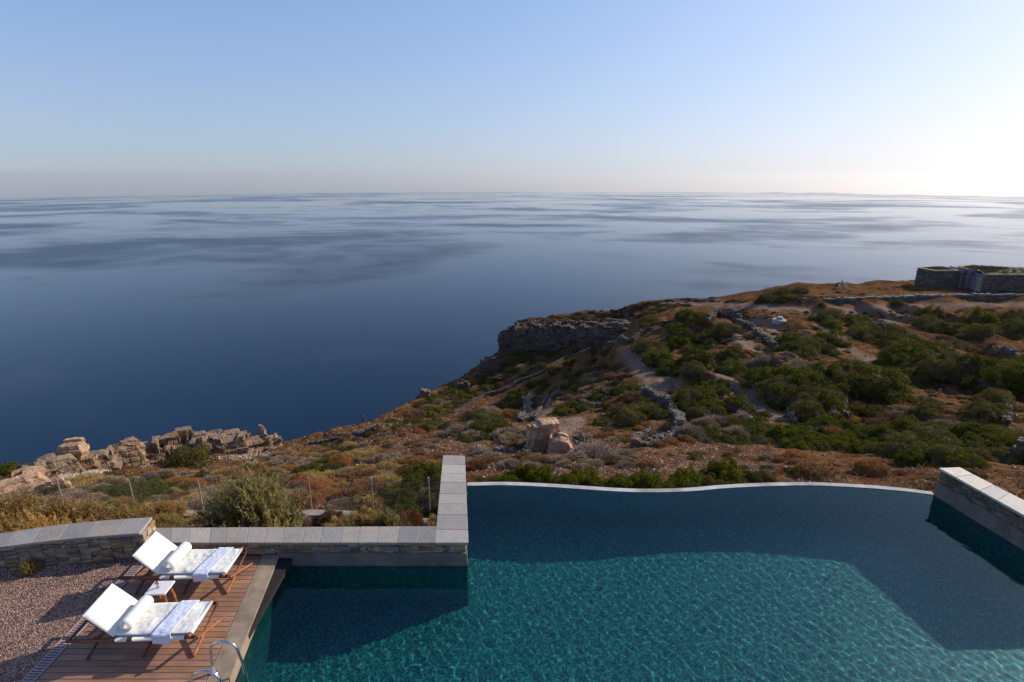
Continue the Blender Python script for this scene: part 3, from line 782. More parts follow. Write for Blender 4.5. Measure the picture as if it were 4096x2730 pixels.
# ---------------------------------------------------------------- side table and vase
TZ=.44
tb=[onz(583,2378,TZ),onz(660,2381,TZ),onz(694,2322,TZ),onz(620,2321,TZ)]
tc=sum(tb,Vector())/4; tab=empty('side_table',(tc.x,tc.y,0),R(2)); tag(tab,'small white topped side table with four orange wooden legs between the loungers','table')
m=MB(); m.box((0,0,TZ-.014),(.32,.30,.028)); o_=m.build('table_top',M['table_top'],tab); mod(o_,'BEVEL',width=.006,segments=2)
for sx,sy in ((-1,-1),(1,-1),(1,1),(-1,1)):
    m=MB(); m.tube([(sx*.085,sy*.08,TZ-.03),(sx*.135,sy*.125,0)],[.032,.028],14); m.build('leg',M['leg'],tab,True)
vp=onz(632,2352,TZ)
vz=empty('flower_vase',(vp.x,vp.y,TZ)); tag(vz,'small glass vase of red flowers standing on the white side table','vase')
m=MB(); m.tube([(0,0,0),(0,0,.006),(0,0,.075)],[.024,.026,.030],16,cap=False); m.tube([(0,0,0.001),(0,0,.005)],.024,16); m.build('glass',M['glass'],vz,True)
m=MB(); m2=MB()
for k in range(7):
    a=k*2.4; r=.012+.012*(k%3); h=.085+.02*(k%4)*.7
    m.tube([(0,0,.01),(r*.5*math.cos(a),r*.5*math.sin(a),.05),(r*math.cos(a),r*math.sin(a),h)],.0018,5)
    for q in range(22):
        d=Vector((random.gauss(0,1),random.gauss(0,1),random.gauss(0,1))).normalized(); c=Vector((r*math.cos(a),r*math.sin(a),h))+d*.010
        u=d.orthogonal().normalized(); w2=d.cross(u); m2.add([c+u*.008,c+w2*.008+d*.004,c-u*.008,c-w2*.008],[(0,1,2,3)])
m.build('stems',M['green_stem'],vz); m2.build('petals',M['red_petal'],vz)

# ---------------------------------------------------------------- pool ladder
ld=empty('pool_ladder',(-4.1,6.05,0)); tag(ld,'polished steel pool ladder handrails rising over the kerb','ladder')
def rail(yv,ytop):
    pts=[]; xa,xb=-4.235,-3.82; zt=.56
    pts.append((xa,yv,0.0)); pts.append((xa-.005,yv,.25))
    for k in range(0,15):
        a=math.pi-k*math.pi/14; xx=(xa+xb)/2-.005+(xb-xa)/2*math.cos(a)*.92; pts.append((xx,yv,zt-.17+.17*math.sin(a)))
    pts.append((xb+.01,yv,.2)); pts.append((xb+.05,yv,-.3)); pts.append((xb+.07,yv,-.9))
    return pts
def scale_pts(p,sx): return p
for yv in (6.10,5.62):
    m=MB(); m.tube(rail(yv,0),.019,14); ob=m.build('handrail',M['steel'],None,True); ob.parent=ld; ob.matrix_parent_inverse=Matrix.Translation(-Vector(ld.location))
    m=MB(); m.tube([(-4.235,yv,.001),(-4.235,yv,.012),(-4.235,yv,.02)],[.045,.043,.028],18); ob=m.build('base_flange',M['steel'],None,True); ob.parent=ld; ob.matrix_parent_inverse=Matrix.Translation(-Vector(ld.location))
for z in (-.45,-.75):
    m=MB(); m.tube([(-3.76,5.62,z),(-3.76,6.10,z)],.018,10); ob=m.build('rung',M['steel'],None,True); ob.parent=ld; ob.matrix_parent_inverse=Matrix.Translation(-Vector(ld.location))

# ---------------------------------------------------------------- shrubs
rng=np.random.default_rng(5)
def unit(n): v=rng.normal(size=(n,3)); return v/np.linalg.norm(v,axis=1)[:,None]
def leaf_cloud(name, mat, n=5000, K=40, leaf=.045, asp=.5, crad=.27, c1=(.05,.09,.02), c2=(.12,.15,.03), zs=.75, core=.70, upright=0., corecol=(.09,.065,.045), stems=0):
    """leafy dome of radius 1: many small leaf quads gathered in clumps on lumpy domes"""
    cd=unit(K*3); cd=cd[cd[:,2]>-.12][:K]; K=len(cd)
    cc=cd*rng.uniform(.52,.86,(K,1)); cb=rng.uniform(.8,1.2,K); cr=crad*rng.uniform(.7,1.25,K)
    ci_=rng.integers(0,K,n); d=unit(n); d=d+cd[ci_]*.75; d/=np.linalg.norm(d,axis=1)[:,None]
    p=cc[ci_]+d*(cr[ci_]*rng.uniform(.55,1.08,n)**.7)[:,None]
    p[:,2]*=zs; p[:,2]=np.abs(p[:,2])
    nrm=d+unit(n)*.9; nrm/=np.linalg.norm(nrm,axis=1)[:,None]
    u=np.cross(nrm,unit(n)); 
    if upright: u=u*(1-upright)+np.array([0,0,1.])*upright+d*.3*upright
    u/=np.linalg.norm(u,axis=1)[:,None]; w=np.cross(nrm,u); w/=np.linalg.norm(w,axis=1)[:,None]
    s=(leaf*rng.uniform(.6,1.4,n))[:,None]
    V=np.stack([p-u*s,p+w*s*asp,p+u*s,p-w*s*asp],1).reshape(-1,3)
    t=rng.uniform(0,1,n)**1.3; b=cb[ci_]*rng.uniform(.75,1.25,n)
    col=(np.array(c1)[None]*(1-t[:,None])+np.array(c2)[None]*t[:,None])*b[:,None]
    CC=np.repeat(col,4,0); Fq=np.arange(4*n).reshape(n,4)
    verts=V.tolist(); faces=Fq.tolist(); cols=CC.tolist()
    if core:
        o=len(verts); nu,nv=14,7
        for j in range(nv+1):
            for i in range(nu):
                a=2*math.pi*i/nu; e=math.pi/2*j/nv; v=Vector((math.cos(a)*math.cos(e),math.sin(a)*math.cos(e),math.sin(e)))
                v=v*core*(1+.22*noise.noise(v*2.2+Vector((len(name),0,0)))); verts.append([v.x,v.y,v.z*zs-.05]); cols.append(list(corecol))
        for j in range(nv):
            for i in range(nu): faces.append([o+j*nu+i,o+j*nu+(i+1)%nu,o+(j+1)*nu+(i+1)%nu,o+(j+1)*nu+i])
    me=bpy.data.meshes.new(name); me.from_pydata(verts,[],faces); me.update()
    ca=me.color_attributes.new('Col','FLOAT_COLOR','POINT'); a=np.ones((len(verts),4),dtype=np.float32); a[:,:3]=np.array(cols); ca.data.foreach_set('color',a.ravel())
    me.materials.append(mat); return me
def frond_cloud(name, mat, n=420, seg=13, c1=(.16,.13,.05), c2=(.30,.24,.10), lean=(.5,.0), zs=.95, leaf=.036, spread=1.0):
    """feathery shrub: arching plumes set with many tiny narrow leaves"""
    verts=[];faces=[];cols=[]
    for k in range(n):
        a=rng.uniform(0,2*math.pi); rad=rng.uniform(0,.8)**.8; o=np.array([math.cos(a)*rad*.75,math.sin(a)*rad*.75,rng.uniform(0,.55)*(1-rad*.6)])
        dirn=np.array([math.cos(a)*rad*spread+lean[0]*.5,math.sin(a)*rad*spread+lean[1]*.5,1.15-rad*.6])+rng.normal(size=3)*.28; dirn/=np.linalg.norm(dirn)
        L=rng.uniform(.35,.62); p=o.copy(); cb=rng.uniform(.7,1.25); t0=rng.uniform(0,1)
        for j in range(seg):
            dirn=dirn+np.array([lean[0]*.05,lean[1]*.05,-.035]); dirn/=np.linalg.norm(dirn); p=p+dirn*L/seg
            for q in range(3):
                e=rng.normal(size=3)*.75+dirn; e/=np.linalg.norm(e); w=np.cross(e,rng.normal(size=3)); w/=np.linalg.norm(w)
                s=leaf*rng.uniform(.7,1.5)*(1.25-j/seg*.6); b=p+rng.normal(size=3)*.012; i0=len(verts)
                z=lambda v:[v[0],v[1],max(0,v[2]*zs)]
                verts+= [z(b),z(b+e*s+w*s*.34),z(b+e*s*2.1),z(b+e*s-w*s*.34)]; faces.append([i0,i0+1,i0+2,i0+3])
                t=min(1,t0*.6+j/seg*.5); c=[(c1[m_]*(1-t)+c2[m_]*t)*cb*rng.uniform(.85,1.15) for m_ in range(3)]; cols+=[c]*4
    me=bpy.data.meshes.new(name); me.from_pydata(verts,[],faces); me.update()
    ca=me.color_attributes.new('Col','FLOAT_COLOR','POINT'); a=np.ones((len(verts),4),dtype=np.float32); a[:,:3]=np.array(cols); ca.data.foreach_set('color',a.ravel())
    me.materials.append(mat); return me
def twig_dome(name, mat, n=3800, c1=(.16,.10,.06), c2=(.26,.17,.10), zs=.8, length=.12, width=.010, core=.82, corecol=(.10,.06,.035), lump=.16):
    d=unit(n*2); d=d[d[:,2]>-.05][:n]; n=len(d); sd=rng.uniform(0,50)
    rl=np.array([1+lump*noise.noise(Vector((v[0]*2.4+sd,v[1]*2.4,v[2]*2.4)))*2 for v in d])
    p=d*(rl*rng.uniform(.74,.97,n))[:,None]*(1-length*.8); u=d+unit(n)*.55; u/=np.linalg.norm(u,axis=1)[:,None]
    w=np.cross(u,unit(n)); w/=np.linalg.norm(w,axis=1)[:,None]
    L=(length*rng.uniform(.6,1.5,n))[:,None]; W=(width*rng.uniform(.7,1.6,n))[:,None]
    V=np.stack([p-w*W,p+w*W,p+u*L+w*W*.5,p+u*L-w*W*.5],1).reshape(-1,3); V[:,2]=np.maximum(V[:,2]*zs,-.02)
    t=rng.uniform(0,1,n); col=(np.array(c1)[None]*(1-t[:,None])+np.array(c2)[None]*t[:,None])*rng.uniform(.7,1.3,n)[:,None]
    CC=np.repeat(col,4,0); verts=V.tolist(); faces=np.arange(4*n).reshape(n,4).tolist(); cols=CC.tolist()
    o=len(verts); nu,nv=20,9
    for j in range(nv+1):
        for i in range(nu):
            a=2*math.pi*i/nu; e=math.pi/2*j/nv; v=Vector((math.cos(a)*math.cos(e),math.sin(a)*math.cos(e),math.sin(e)))
            v=v*core*(1+lump*2*noise.noise(Vector((v.x*2.4+sd,v.y*2.4,v.z*2.4)))); verts.append([v.x,v.y,v.z*zs-.03]); cols.append(list(corecol))
    for j in range(nv):
        for i in range(nu): faces.append([o+j*nu+i,o+j*nu+(i+1)%nu,o+(j+1)*nu+(i+1)%nu,o+(j+1)*nu+i])
    me=bpy.data.meshes.new(name); me.from_pydata(verts,[],faces); me.update()
    ca=me.color_attributes.new('Col','FLOAT_COLOR','POINT'); a=np.ones((len(verts),4),dtype=np.float32); a[:,:3]=np.array(cols); ca.data.foreach_set('color',a.ravel())
    me.materials.append(mat); return me
L_,T_=M['leaf'],M['twig']; F_=leaf_mat('feathery_foliage',.5,.7)
V={}
V['green']=[leaf_cloud('green_shrub',L_,9000,46,.032,.5,c1=(.034,.045,.007),c2=(.165,.155,.018),zs=z) for z in (.62,.72,.55)]
V['olive']=[leaf_cloud('olive_shrub',L_,8000,38,.030,.4,c1=(.060,.056,.018),c2=(.18,.155,.04),zs=z,upright=.3) for z in (.65,.75)]
V['bright']=[leaf_cloud('fresh_green_shrub',L_,12000,60,.028,.42,crad=.22,c1=(.036,.056,.008),c2=(.18,.18,.018),zs=z,upright=.5) for z in (.7,.6)]
V['grey']=[twig_dome('grey_heath_shrub',T_,5200,(.17,.125,.085),(.35,.26,.185),.62,.17,.009,.78),twig_dome('grey_heath_shrub',T_,5200,(.18,.13,.07),(.31,.24,.15),.5,.2,.009,.75,lump=.25)]
V['brown']=[twig_dome('brown_heath_shrub',T_,5200,(.15,.075,.035),(.27,.145,.06),.6,.15,.010,.8),twig_dome('brown_heath_shrub',T_,4500,(.12,.07,.04),(.23,.13,.07),.5,.17,.010,.78,lump=.25)]
V['orange']=[twig_dome('cushion_shrub',T_,7000,(.22,.095,.025),(.38,.18,.05),.72,.07,.010,.9,(.16,.07,.025),.07),twig_dome('cushion_shrub',T_,7000,(.20,.09,.03),(.34,.16,.05),.55,.08,.010,.9,(.15,.07,.025),.10)]
V['yellow']=[twig_dome('straw_shrub',T_,5200,(.25,.165,.055),(.46,.31,.11),.6,.14,.009,.8,(.16,.10,.04),.2)]
V['feather']=[frond_cloud('feathery_shrub',F_,760,13,(.17,.13,.045),(.44,.34,.13),lean=(-.4,-.2)),frond_cloud('feathery_shrub',F_,700,13,(.15,.125,.04),(.38,.31,.12),lean=(-.2,-.1))]
V['plume']=[frond_cloud('feathery_shrub',F_,620,13,(.24,.145,.045),(.52,.33,.12),lean=(-.5,-.3),zs=.85)]
GC={'green':'shrub','olive':'shrub','bright':'shrub','grey':'heath shrub','brown':'heath shrub','orange':'cushion shrub','yellow':'dry shrub','feather':'feathery shrub','plume':'feathery shrub'}
NAMES={'green':'green_shrub','olive':'olive_shrub','bright':'fresh_green_shrub','grey':'grey_heath','brown':'brown_heath','orange':'cushion_shrub','yellow':'straw_shrub','feather':'feathery_shrub','plume':'feathery_shrub'}
nb=[0]
def bush_at(kind, x, y, z, r, label, group=None, hs=1.0, sx=1.0, rz=None, sy=1.0):
    me=random.choice(V[kind]); o=bpy.data.objects.new(NAMES[kind],me); COL.objects.link(o)
    o.location=(x,y,z-.06*r); o.rotation_euler=(random.uniform(-.06,.06),random.uniform(-.06,.06),random.uniform(0,6.28) if rz is None else rz)
    o.scale=(r*sx*random.uniform(.92,1.08),r*sy*random.uniform(.92,1.08),r*hs)
    tag(o,label,GC[kind],group); nb[0]+=1; return o
def bush(kind, x, y, wpx, label, group=None, hs=1.0, sx=1.0, mind=0, sy=1.0):
    p=hit(x,y,mind)
    if p is None: return None
    D=p.y*cP-(p.z-ZC)*sP; r=wpx*.5*D/F
    d=Vector((p.x,p.y,0)).normalized(); rz=math.atan2(-d.x,d.y)
    return bush_at(kind, p.x+d.x*r*.5*sy, p.y+d.y*r*.5*sy, gz(p.x+d.x*r*.5,p.y+d.y*r*.5), r, label, group, hs, sx, rz=rz, sy=sy)
fields=paths+[[(3683,1549),(3790,1539),(3891,1610),(3993,1635),(3876,1696),(3739,1700),(3713,1610)],[(3942,1356),(4200,1356),(4200,1437),(3993,1407)],[(4034,1590),(4200,1590),(4200,1740),(4034,1710)],[(2310,1850),(2500,1790),(2900,1780),(3150,1800),(3120,1840),(2900,1860),(2500,1850)]]
placed=[]
def scatter(poly, n, kinds, r0, r1, label, group, hs=(.8,1.1), spacing=.8):
    xs=[p[0] for p in poly]; ys=[p[1] for p in poly]; tries=0; k=0
    labs={}
    while k<n and tries<n*30:
        tries+=1; x=random.uniform(min(xs),max(xs)); y=random.uniform(min(ys),max(ys))
        if not inpoly(poly,np.array([[x,y]]))[0]: continue
        if r1>.45 and any(inpoly(f_,np.array([[x,y]]))[0] for f_ in fields): continue
        p=hit(x,y)
        if p is None: continue
        r=random.uniform(r0,r1)
        if any((p.x-q[0])**2+(p.y-q[1])**2<(spacing*(r+q[2])*.62)**2 for q in placed): continue
        placed.append((p.x,p.y,r)); kd=random.choice(kinds)
        bush_at(kd,p.x,p.y,p.z,r,label[kd] if isinstance(label,dict) else label,group[kd] if isinstance(group,dict) else group,random.uniform(*hs)); k+=1
    return k

# --- feathery shrubs close to the terrace
def at_m(kind,x,y,r,label,hs=1,sx=1,sy=1,group=None,dz=0): return bush_at(kind,x,y,gz(x,y)+dz,r,label,group,hs,sx,rz=random.uniform(-.4,.4),sy=sy)
at_m('feather',-6.0,10.9,1.15,'largest feathery olive shrub, before the wire fence directly behind the two loungers',2.05,1.15)
at_m('feather',-4.75,10.35,.62,'smaller drooping feathery shrub at the right flank of the large one behind the low wall',1.7)
at_m('feather',-6.75,10.2,.6,'drooping feathery shrub at the left flank of the large one behind the wall corner',1.5)
at_m('feather',-2.35,10.75,.62,'feathery olive shrub behind the wall corner near the right fence post',2.7,1.3)
at_m('feather',-3.2,10.5,.55,'feathery shrub left of the one beside the spur wall',2.0)
at_m('green',-1.95,10.35,.42,'dark green shrub tucked against the spur of the low wall',2.2)
for x,y,r,hs,lb in ((-11.9,9.5,.85,1.5,'golden feathery shrub behind the curved wall at the left picture edge'),(-10.9,9.9,.8,1.5,'golden feathery shrub second from the left behind the curved wall'),
   (-9.9,9.9,.75,1.5,'golden feathery shrub third from the left behind the curved wall'),(-9.0,10.0,.70,1.4,'golden feathery shrub behind the middle of the curved wall'),
   (-8.2,10.3,.6,1.35,'golden feathery shrub behind the right part of the curved wall'),(-10.4,10.9,.8,1.35,'golden feathery shrub in the second row behind the curved wall'),
   (-9.2,11.1,.7,1.2,'golden feathery shrub in the second row left of the leftmost fence post'),(-12.2,11.2,.8,1.3,'golden feathery shrub in the second row at the left edge')):
    at_m('plume',x,y,r*1.1,lb,hs*1.35,1.2)
for i in range(18):
    x=-7.5+i*.35; at_m('olive' if i%2 else 'green',x+random.uniform(-.1,.1),9.75+random.uniform(-.15,.3),random.uniform(.3,.42),'low olive green hedge shrub in the row directly behind the low wall',random.uniform(2.6,3.5),group='hedge shrubs behind the low wall')
for i in range(46):
    x=-13+i*.26+random.uniform(-.1,.1); yv=11.7+random.uniform(-.4,.75)
    if -7.4<x<-4.6 and yv<11.9: continue
    kd=random.choice(['plume','feather','grey','yellow','plume'] if x<-7 else ['feather','grey','yellow','olive','brown'])
    at_m(kd,x,yv,random.uniform(.32,.5),'dry tuft of the scrub belt between the stone walls and the wire fence',random.uniform(1.4,2.2),group='dry tufts inside the fence')
# --- strip of shrubs right behind the pool rim
for i in range(40):
    u=i/39; x=-.75+u*7.9; yy=12.9+random.uniform(-.1,.7)+.3*math.sin(u*9)
    r=random.uniform(.5,.75)*(1 if u<.88 else .7); hz_=(1.95-.2*u)
    at_m('bright' if random.random()<.8 else 'olive',x,yy,r,'fresh green shrub in the hedge along the curved pool rim',random.uniform(.9,1.1)*hz_,group='green hedge shrubs behind the pool rim')
for i in range(14):
    u=i/13; x=-.9+u*7.2; at_m(random.choice(['grey','yellow','brown']),x,12.25+random.uniform(-.1,.2),random.uniform(.2,.34),'small dry tuft at the foot of the green hedge behind the pool rim',random.uniform(1,1.4),group='dry tufts at the pool rim')
bush('orange',2345,1936,80,'orange cushion shrub touching the pool rim',hs=1.0)
bush('orange',3252,1912,168,'flatter orange brown cushion shrub behind the pool rim, left of the round one',hs=.95)
bush('orange',3487,1903,158,'round russet cushion shrub standing behind the right end of the pool rim',hs=1.15)
bush('orange',2766,1822,46,'small lone orange cushion shrub on the stony slope above the rim hedge',hs=1)
bush('orange',3190,1830,110,'low orange cushion shrub in front of the dark right thicket',hs=.7)
bush('orange',3120,1850,60,'little orange tuft between the cushion shrubs and the thicket')
# --- named shrubs of the near slope
bush('olive',767,1868,205,'big dark olive bush in front of the rock ridge',hs=1.15)
bush('green',35,1910,150,'bright green shrub at the left edge over the sea',hs=1.0)
bush('grey',120,1920,70,'leafless grey shrub beside the green shrub at the left edge',hs=1.3)
bush('green',2412,1706,112,'round green shrub standing alone on the pale field',hs=.75,sx=1.0)
bush('green',2688,1578,52,'small dark green shrub alone on the long bare path')
bush('green',3058,1670,70,'round green shrub alone at the foot of the grey gully path')
bush('green',3418,1650,68,'square green shrub beside the short stone wall')
bush('brown',2050,1800,80,'brown heath mound left of the boulder')
bush('grey',2110,1790,90,'grey heath behind the boulder on its left')
bush('grey',2380,1845,230,'wide grey leafless shrub right of the boulder',hs=.6)
bush('grey',2480,1835,130,'grey leafless shrub at the right end of the wide one',hs=.8)
bush('orange',2640,1790,70,'russet cushion shrub at the left of a row of three on the slope')
bush('orange',2690,1780,76,'russet cushion shrub in the middle of a row of three on the slope')
bush('orange',2745,1770,80,'russet cushion shrub at the right of a row of three on the slope')
bush('orange',3340,1760,105,'orange topped shrub inside the right thicket',hs=1.3)
bush('orange',3500,1765,110,'orange topped shrub inside the right thicket, right of the first',hs=1.3)
bush('orange',1360,1865,120,'golden brown cushion shrub on the slope left of the spur wall',hs=1.1)
bush('brown',1470,1990,190,'dark brown heath mound behind the fence',hs=.8)
bush('grey',1160,2020,150,'grey brown heath inside the fence line beside the big feathery shrub',hs=1)
bush('orange',1360,1985,80,'orange tuft behind the middle fence posts',hs=.6)
bush('brown',730,2010,120,'russet brown mound behind the two left fence posts',hs=1.1)
bush('yellow',1240,1925,90,'straw coloured shrub behind the tall fence post')
gl={'green':'dark green mastic shrub in the thicket covering the shaded hillside','olive':'olive green shrub in the thicket covering the shaded hillside','grey':'grey heath among the green thicket of the shaded hillside','brown':'brown heath among the green thicket of the shaded hillside'}
gg={'green':'green shrubs of the hillside thicket','olive':'olive shrubs of the hillside thicket','grey':'grey heath of the hillside thicket','brown':'brown heath of the hillside thicket'}
GN=['green','green','olive']
def sc(poly,n,r0=.9,r1=1.7,kinds=GN,hs=(.95,1.5),sp=.72): scatter(poly,int(n*.58),kinds,r0*1.12,r1*1.22,gl,gg,hs,sp)
sc([(2438,1396),(2218,1467),(2086,1559),(2019,1620),(1950,1650),(2004,1661),(2086,1610),(2188,1559),(2310,1543),(2361,1498),(2463,1457)],34,.7,1.3)
sc([(2540,1396),(2677,1330),(2744,1275),(2810,1270),(2912,1334),(2871,1396),(2810,1436),(2815,1477),(2769,1528),(2693,1513),(2642,1467)],38,.8,1.5)
sc([(2728,1584),(2820,1543),(2897,1559),(2922,1620),(2963,1661),(2820,1702),(2744,1697)],22,.7,1.2)
sc([(2234,1651),(2310,1615),(2371,1640),(2356,1666),(2234,1697),(2167,1707)],10,.5,.8)
sc([(2499,1671),(2565,1646),(2657,1651),(2662,1697),(2591,1712),(2514,1702)],9,.6,.95)
sc([(3256,1295),(3413,1264),(3439,1290),(3434,1330),(3357,1325)],9,1.1,1.6)
sc([(3408,1366),(3459,1335),(3612,1340),(3678,1386),(3561,1417),(3485,1406)],14,1.0,1.6)
sc([(3149,1386),(3230,1356),(3342,1366),(3347,1412),(3256,1432),(3149,1417)],13,.9,1.5)
sc([(3627,1284),(3739,1264),(3917,1264),(3988,1300),(4094,1254),(4250,1250),(4250,1330),(3993,1351),(3840,1340),(3764,1325),(3652,1310)],26,1.1,1.8)
sc([(2900,1432),(3052,1442),(3129,1467),(3434,1447),(3535,1467),(3673,1488),(3662,1559),(3510,1584),(3408,1559),(3256,1528),(3103,1569),(3002,1559),(2900,1508)],50,.9,1.6,['green','green','olive','green','green','grey'])
sc([(3571,1437),(3764,1417),(3790,1457),(3967,1498),(4200,1530),(4200,1590),(3993,1595),(3866,1544),(3662,1528),(3652,1467)],36,.9,1.6)
sc([(3103,1595),(3256,1569),(3357,1584),(3357,1645),(3256,1686),(3154,1666)],18,.8,1.2)
sc([(4000,1600),(4200,1560),(4200,1660),(4060,1640)],4,.8,1.2)
sc([(4020,1470),(4200,1440),(4200,1520),(4060,1520)],5,1.0,1.5)
sc([(3640,1660),(3700,1620),(3760,1650),(3740,1690),(3660,1690)],6,.6,1.0,['olive','green'])
sc([(3860,1640),(3990,1600),(4010,1640),(3990,1680),(3880,1690)],8,.6,1.0,['olive','brown'])
sc([(3440,1690),(3540,1650),(3580,1700),(3460,1730)],6,.6,1.0,['olive','brown','green'])
# right thicket in front
gl2={'green':'green shrub in the big thicket behind the right end of the pool','olive':'olive shrub in the big thicket behind the right end of the pool','grey':'grey heath in the big thicket behind the right end of the pool','bright':'lighter green shrub in the big thicket behind the right end of the pool'}
gg2={k:v.split(' in the')[0]+'s of the right thicket' for k,v in gl2.items()}
scatter([(3100,1770),(3227,1715),(3359,1700),(3441,1735),(3563,1725),(3767,1725),(3971,1725),(4089,1775),(4200,1800),(4200,1870),(3971,1857),(3767,1867),(3640,1860),(3563,1830),(3410,1810),(3155,1800)],60,['green','bright','olive','bright'],.55,1.0,gl2,gg2,(.9,1.3),.7)
gl3={k:v.replace('in the big thicket behind the right end of the pool','on the crest above the stony field') for k,v in gl2.items()}; gg3={k:v.replace('right thicket','field crest') for k,v in gg2.items()}
scatter([(2744,1735),(2850,1690),(3000,1676),(3068,1729),(3053,1775),(2900,1775),(2790,1768)],22,['green','olive','grey','green'],.5,.9,gl3,gg3,(.8,1.1),.7)
gl4={k:v.replace('in the big thicket behind the right end of the pool','on the knoll left of the boulder') for k,v in gl2.items()}; gl4['brown']='brown heath on the knoll left of the boulder'; gg4={k:v.split(' on the')[0]+'s of the knoll' for k,v in gl4.items()}
scatter([(1800,1730),(1860,1700),(1960,1695),(2060,1715),(2110,1750),(2080,1775),(1960,1770),(1850,1765)],22,['green','olive','green','grey'],.45,.8,gl4,gg4,(.7,1.0),.7)
scatter([(1500,1690),(1700,1680),(1800,1690),(1790,1710),(1560,1715)],10,['olive','green'],.35,.6,gl4,gg4,(.6,.9),.8)
# near slope, dry heath
gl5={'grey':'grey dry heath on the sunlit slope left of the pool','brown':'brown dry heath on the sunlit slope left of the pool','orange':'orange cushion shrub on the sunlit slope left of the pool','yellow':'straw coloured shrub on the sunlit slope left of the pool','olive':'low olive shrub on the sunlit slope left of the pool','green':'low green shrub on the sunlit slope left of the pool'}
gg5={k:v.split(' on the')[0]+'s of the left slope' for k,v in gl5.items()}
scatter([(330,1985),(500,1945),(770,1945),(780,1985),(600,2000),(480,2000)],16,['green','green','olive'],.35,.6,gl5,gg5,(.6,.9),.7)
scatter([(1500,2020),(1600,1960),(1700,1900),(1790,1880),(1790,2040),(1640,2040)],18,['green','bright','green'],.45,.75,{'green':'dark green shrub in the thicket behind the right fence posts','bright':'lighter green shrub in the thicket behind the right fence posts'},{'green':'green shrubs left of the spur wall','bright':'light green shrubs left of the spur wall'},(.9,1.2),.7)
scatter([(1190,1900),(1280,1860),(1340,1840),(1350,1870),(1250,1900)],5,['green'],.4,.6,gl5,gg5,(.7,.9),.8)
KH=['grey','brown','grey','yellow','orange','yellow','grey','olive']
scatter([(60,1960),(400,1920),(900,1880),(1100,1830),(1400,1790),(1780,1830),(1790,1900),(1500,2030),(900,2030),(300,2060),(0,2000)],185,KH,.28,.62,gl5,gg5,(.6,1.0),.8)
scatter([(900,1855),(1150,1810),(1300,1770),(1500,1700),(1780,1740),(1790,1830),(1300,1860),(1000,1880)],40,['brown','orange','grey','olive'],.2,.42,gl5,gg5,(.6,.9),1.3)
gl6={'grey':'grey heath on the stony ground right of the spur wall','brown':'brown heath on the stony ground right of the spur wall','orange':'orange cushion on the stony ground right of the spur wall','olive':'olive tuft on the stony ground right of the spur wall'}
gg6={k:v.split(' on the')[0]+'s behind the pool' for k,v in gl6.items()}
scatter([(1880,1880),(1900,1820),(2150,1840),(2500,1850),(2600,1870),(2200,1880)],26,['grey','brown','grey'],.3,.5,gl6,gg6,(.7,1.0),.8)
scatter([(2300,1850),(2500,1740),(2740,1790),(3080,1800),(3150,1850),(3700,1880),(4000,1900),(4090,1960),(3850,1930),(3300,1900),(2700,1860)],26,['grey','brown','orange','olive'],.15,.32,gl6,gg6,(.6,.9),1.6)
# far slopes, brown heath
gl7={'grey':'grey heath scattered over the shaded terraces of the far slope','brown':'brown heath scattered over the shaded terraces of the far slope','orange':'orange cushion scattered over the far slope terraces','olive':'olive shrub scattered over the far slope terraces','green':'green shrub scattered over the far slope terraces'}
gg7={k:v.split(' scattered')[0]+'s of the far slope' for k,v in gl7.items()}
scatter([(1560,1665),(1800,1560),(1985,1450),(2100,1400),(2440,1385),(2200,1455),(2050,1530),(1900,1590),(1800,1660),(1700,1680)],105,['brown','grey','green','olive','olive','green'],.8,1.6,gl7,gg7,(.6,.9),.68)
scatter([(1850,1670),(2050,1570),(2300,1540),(2420,1430),(2560,1560),(2600,1620),(2650,1660),(2500,1660),(2350,1600),(2200,1640),(2050,1690),(1900,1690)],85,['brown','grey','green','brown','olive'],.6,1.3,gl7,gg7,(.6,1.0),.78)
scatter([(2560,1345),(2700,1270),(2740,1250),(3000,1330),(3140,1400),(3300,1440),(3000,1440),(2900,1420),(2850,1300)],36,['brown','grey','orange','green'],.5,1.0,gl7,gg7,(.6,.9),1.0)
scatter([(3350,1600),(3700,1580),(3950,1590),(4000,1700),(3700,1720),(3400,1700)],26,['brown','grey','orange'],.35,.7,gl7,gg7,(.6,.9),1.1)
scatter([(2700,1400),(2900,1420),(3100,1580),(3100,1640),(2900,1540),(2800,1440)],22,['brown','grey','olive'],.5,1.0,gl7,gg7,(.6,.9),1.0)
scatter([(2480,1670),(2700,1720),(2560,1780),(2300,1760),(2420,1720)],18,['brown','grey','orange','olive'],.25,.5,gl7,gg7,(.6,.9),1.2)
scatter([(3450,1470),(3650,1420),(3750,1400),(4090,1470),(4090,1500),(3800,1440),(3600,1440)],18,['brown','grey','olive'],.6,1.1,gl7,gg7,(.6,.9),1.0)
scatter([(3720,1330),(3850,1345),(3960,1390),(3900,1420),(3740,1380)],14,['brown','olive','brown'],.7,1.2,gl7,gg7,(.6,.9),.9)
gl9={'brown':'small russet tuft on the road bank below the terrace wall','yellow':'small straw tuft on the road bank below the terrace wall','grey':'small grey tuft on the road bank below the terrace wall'}
gg9={k:v.split(' on the')[0]+'s of the road bank' for k,v in gl9.items()}
scatter([(2850,1225),(3000,1235),(3300,1250),(3700,1245),(4100,1230),(4100,1245),(3700,1275),(3560,1300),(3400,1262),(3150,1270),(2950,1275)],70,['brown','yellow','brown','grey'],.25,.44,gl9,gg9,(.6,1.0),.9)
scatter([(2560,1300),(2800,1250),(3000,1300),(3250,1300),(3500,1450),(3100,1440),(2850,1330)],60,['brown','yellow','grey','brown'],.22,.44,{k:v.replace('road bank below the terrace wall','bare ground near the well cover') for k,v in gl9.items()},{k:v.replace('road bank','well field') for k,v in gg9.items()},(.6,1.0),.9)
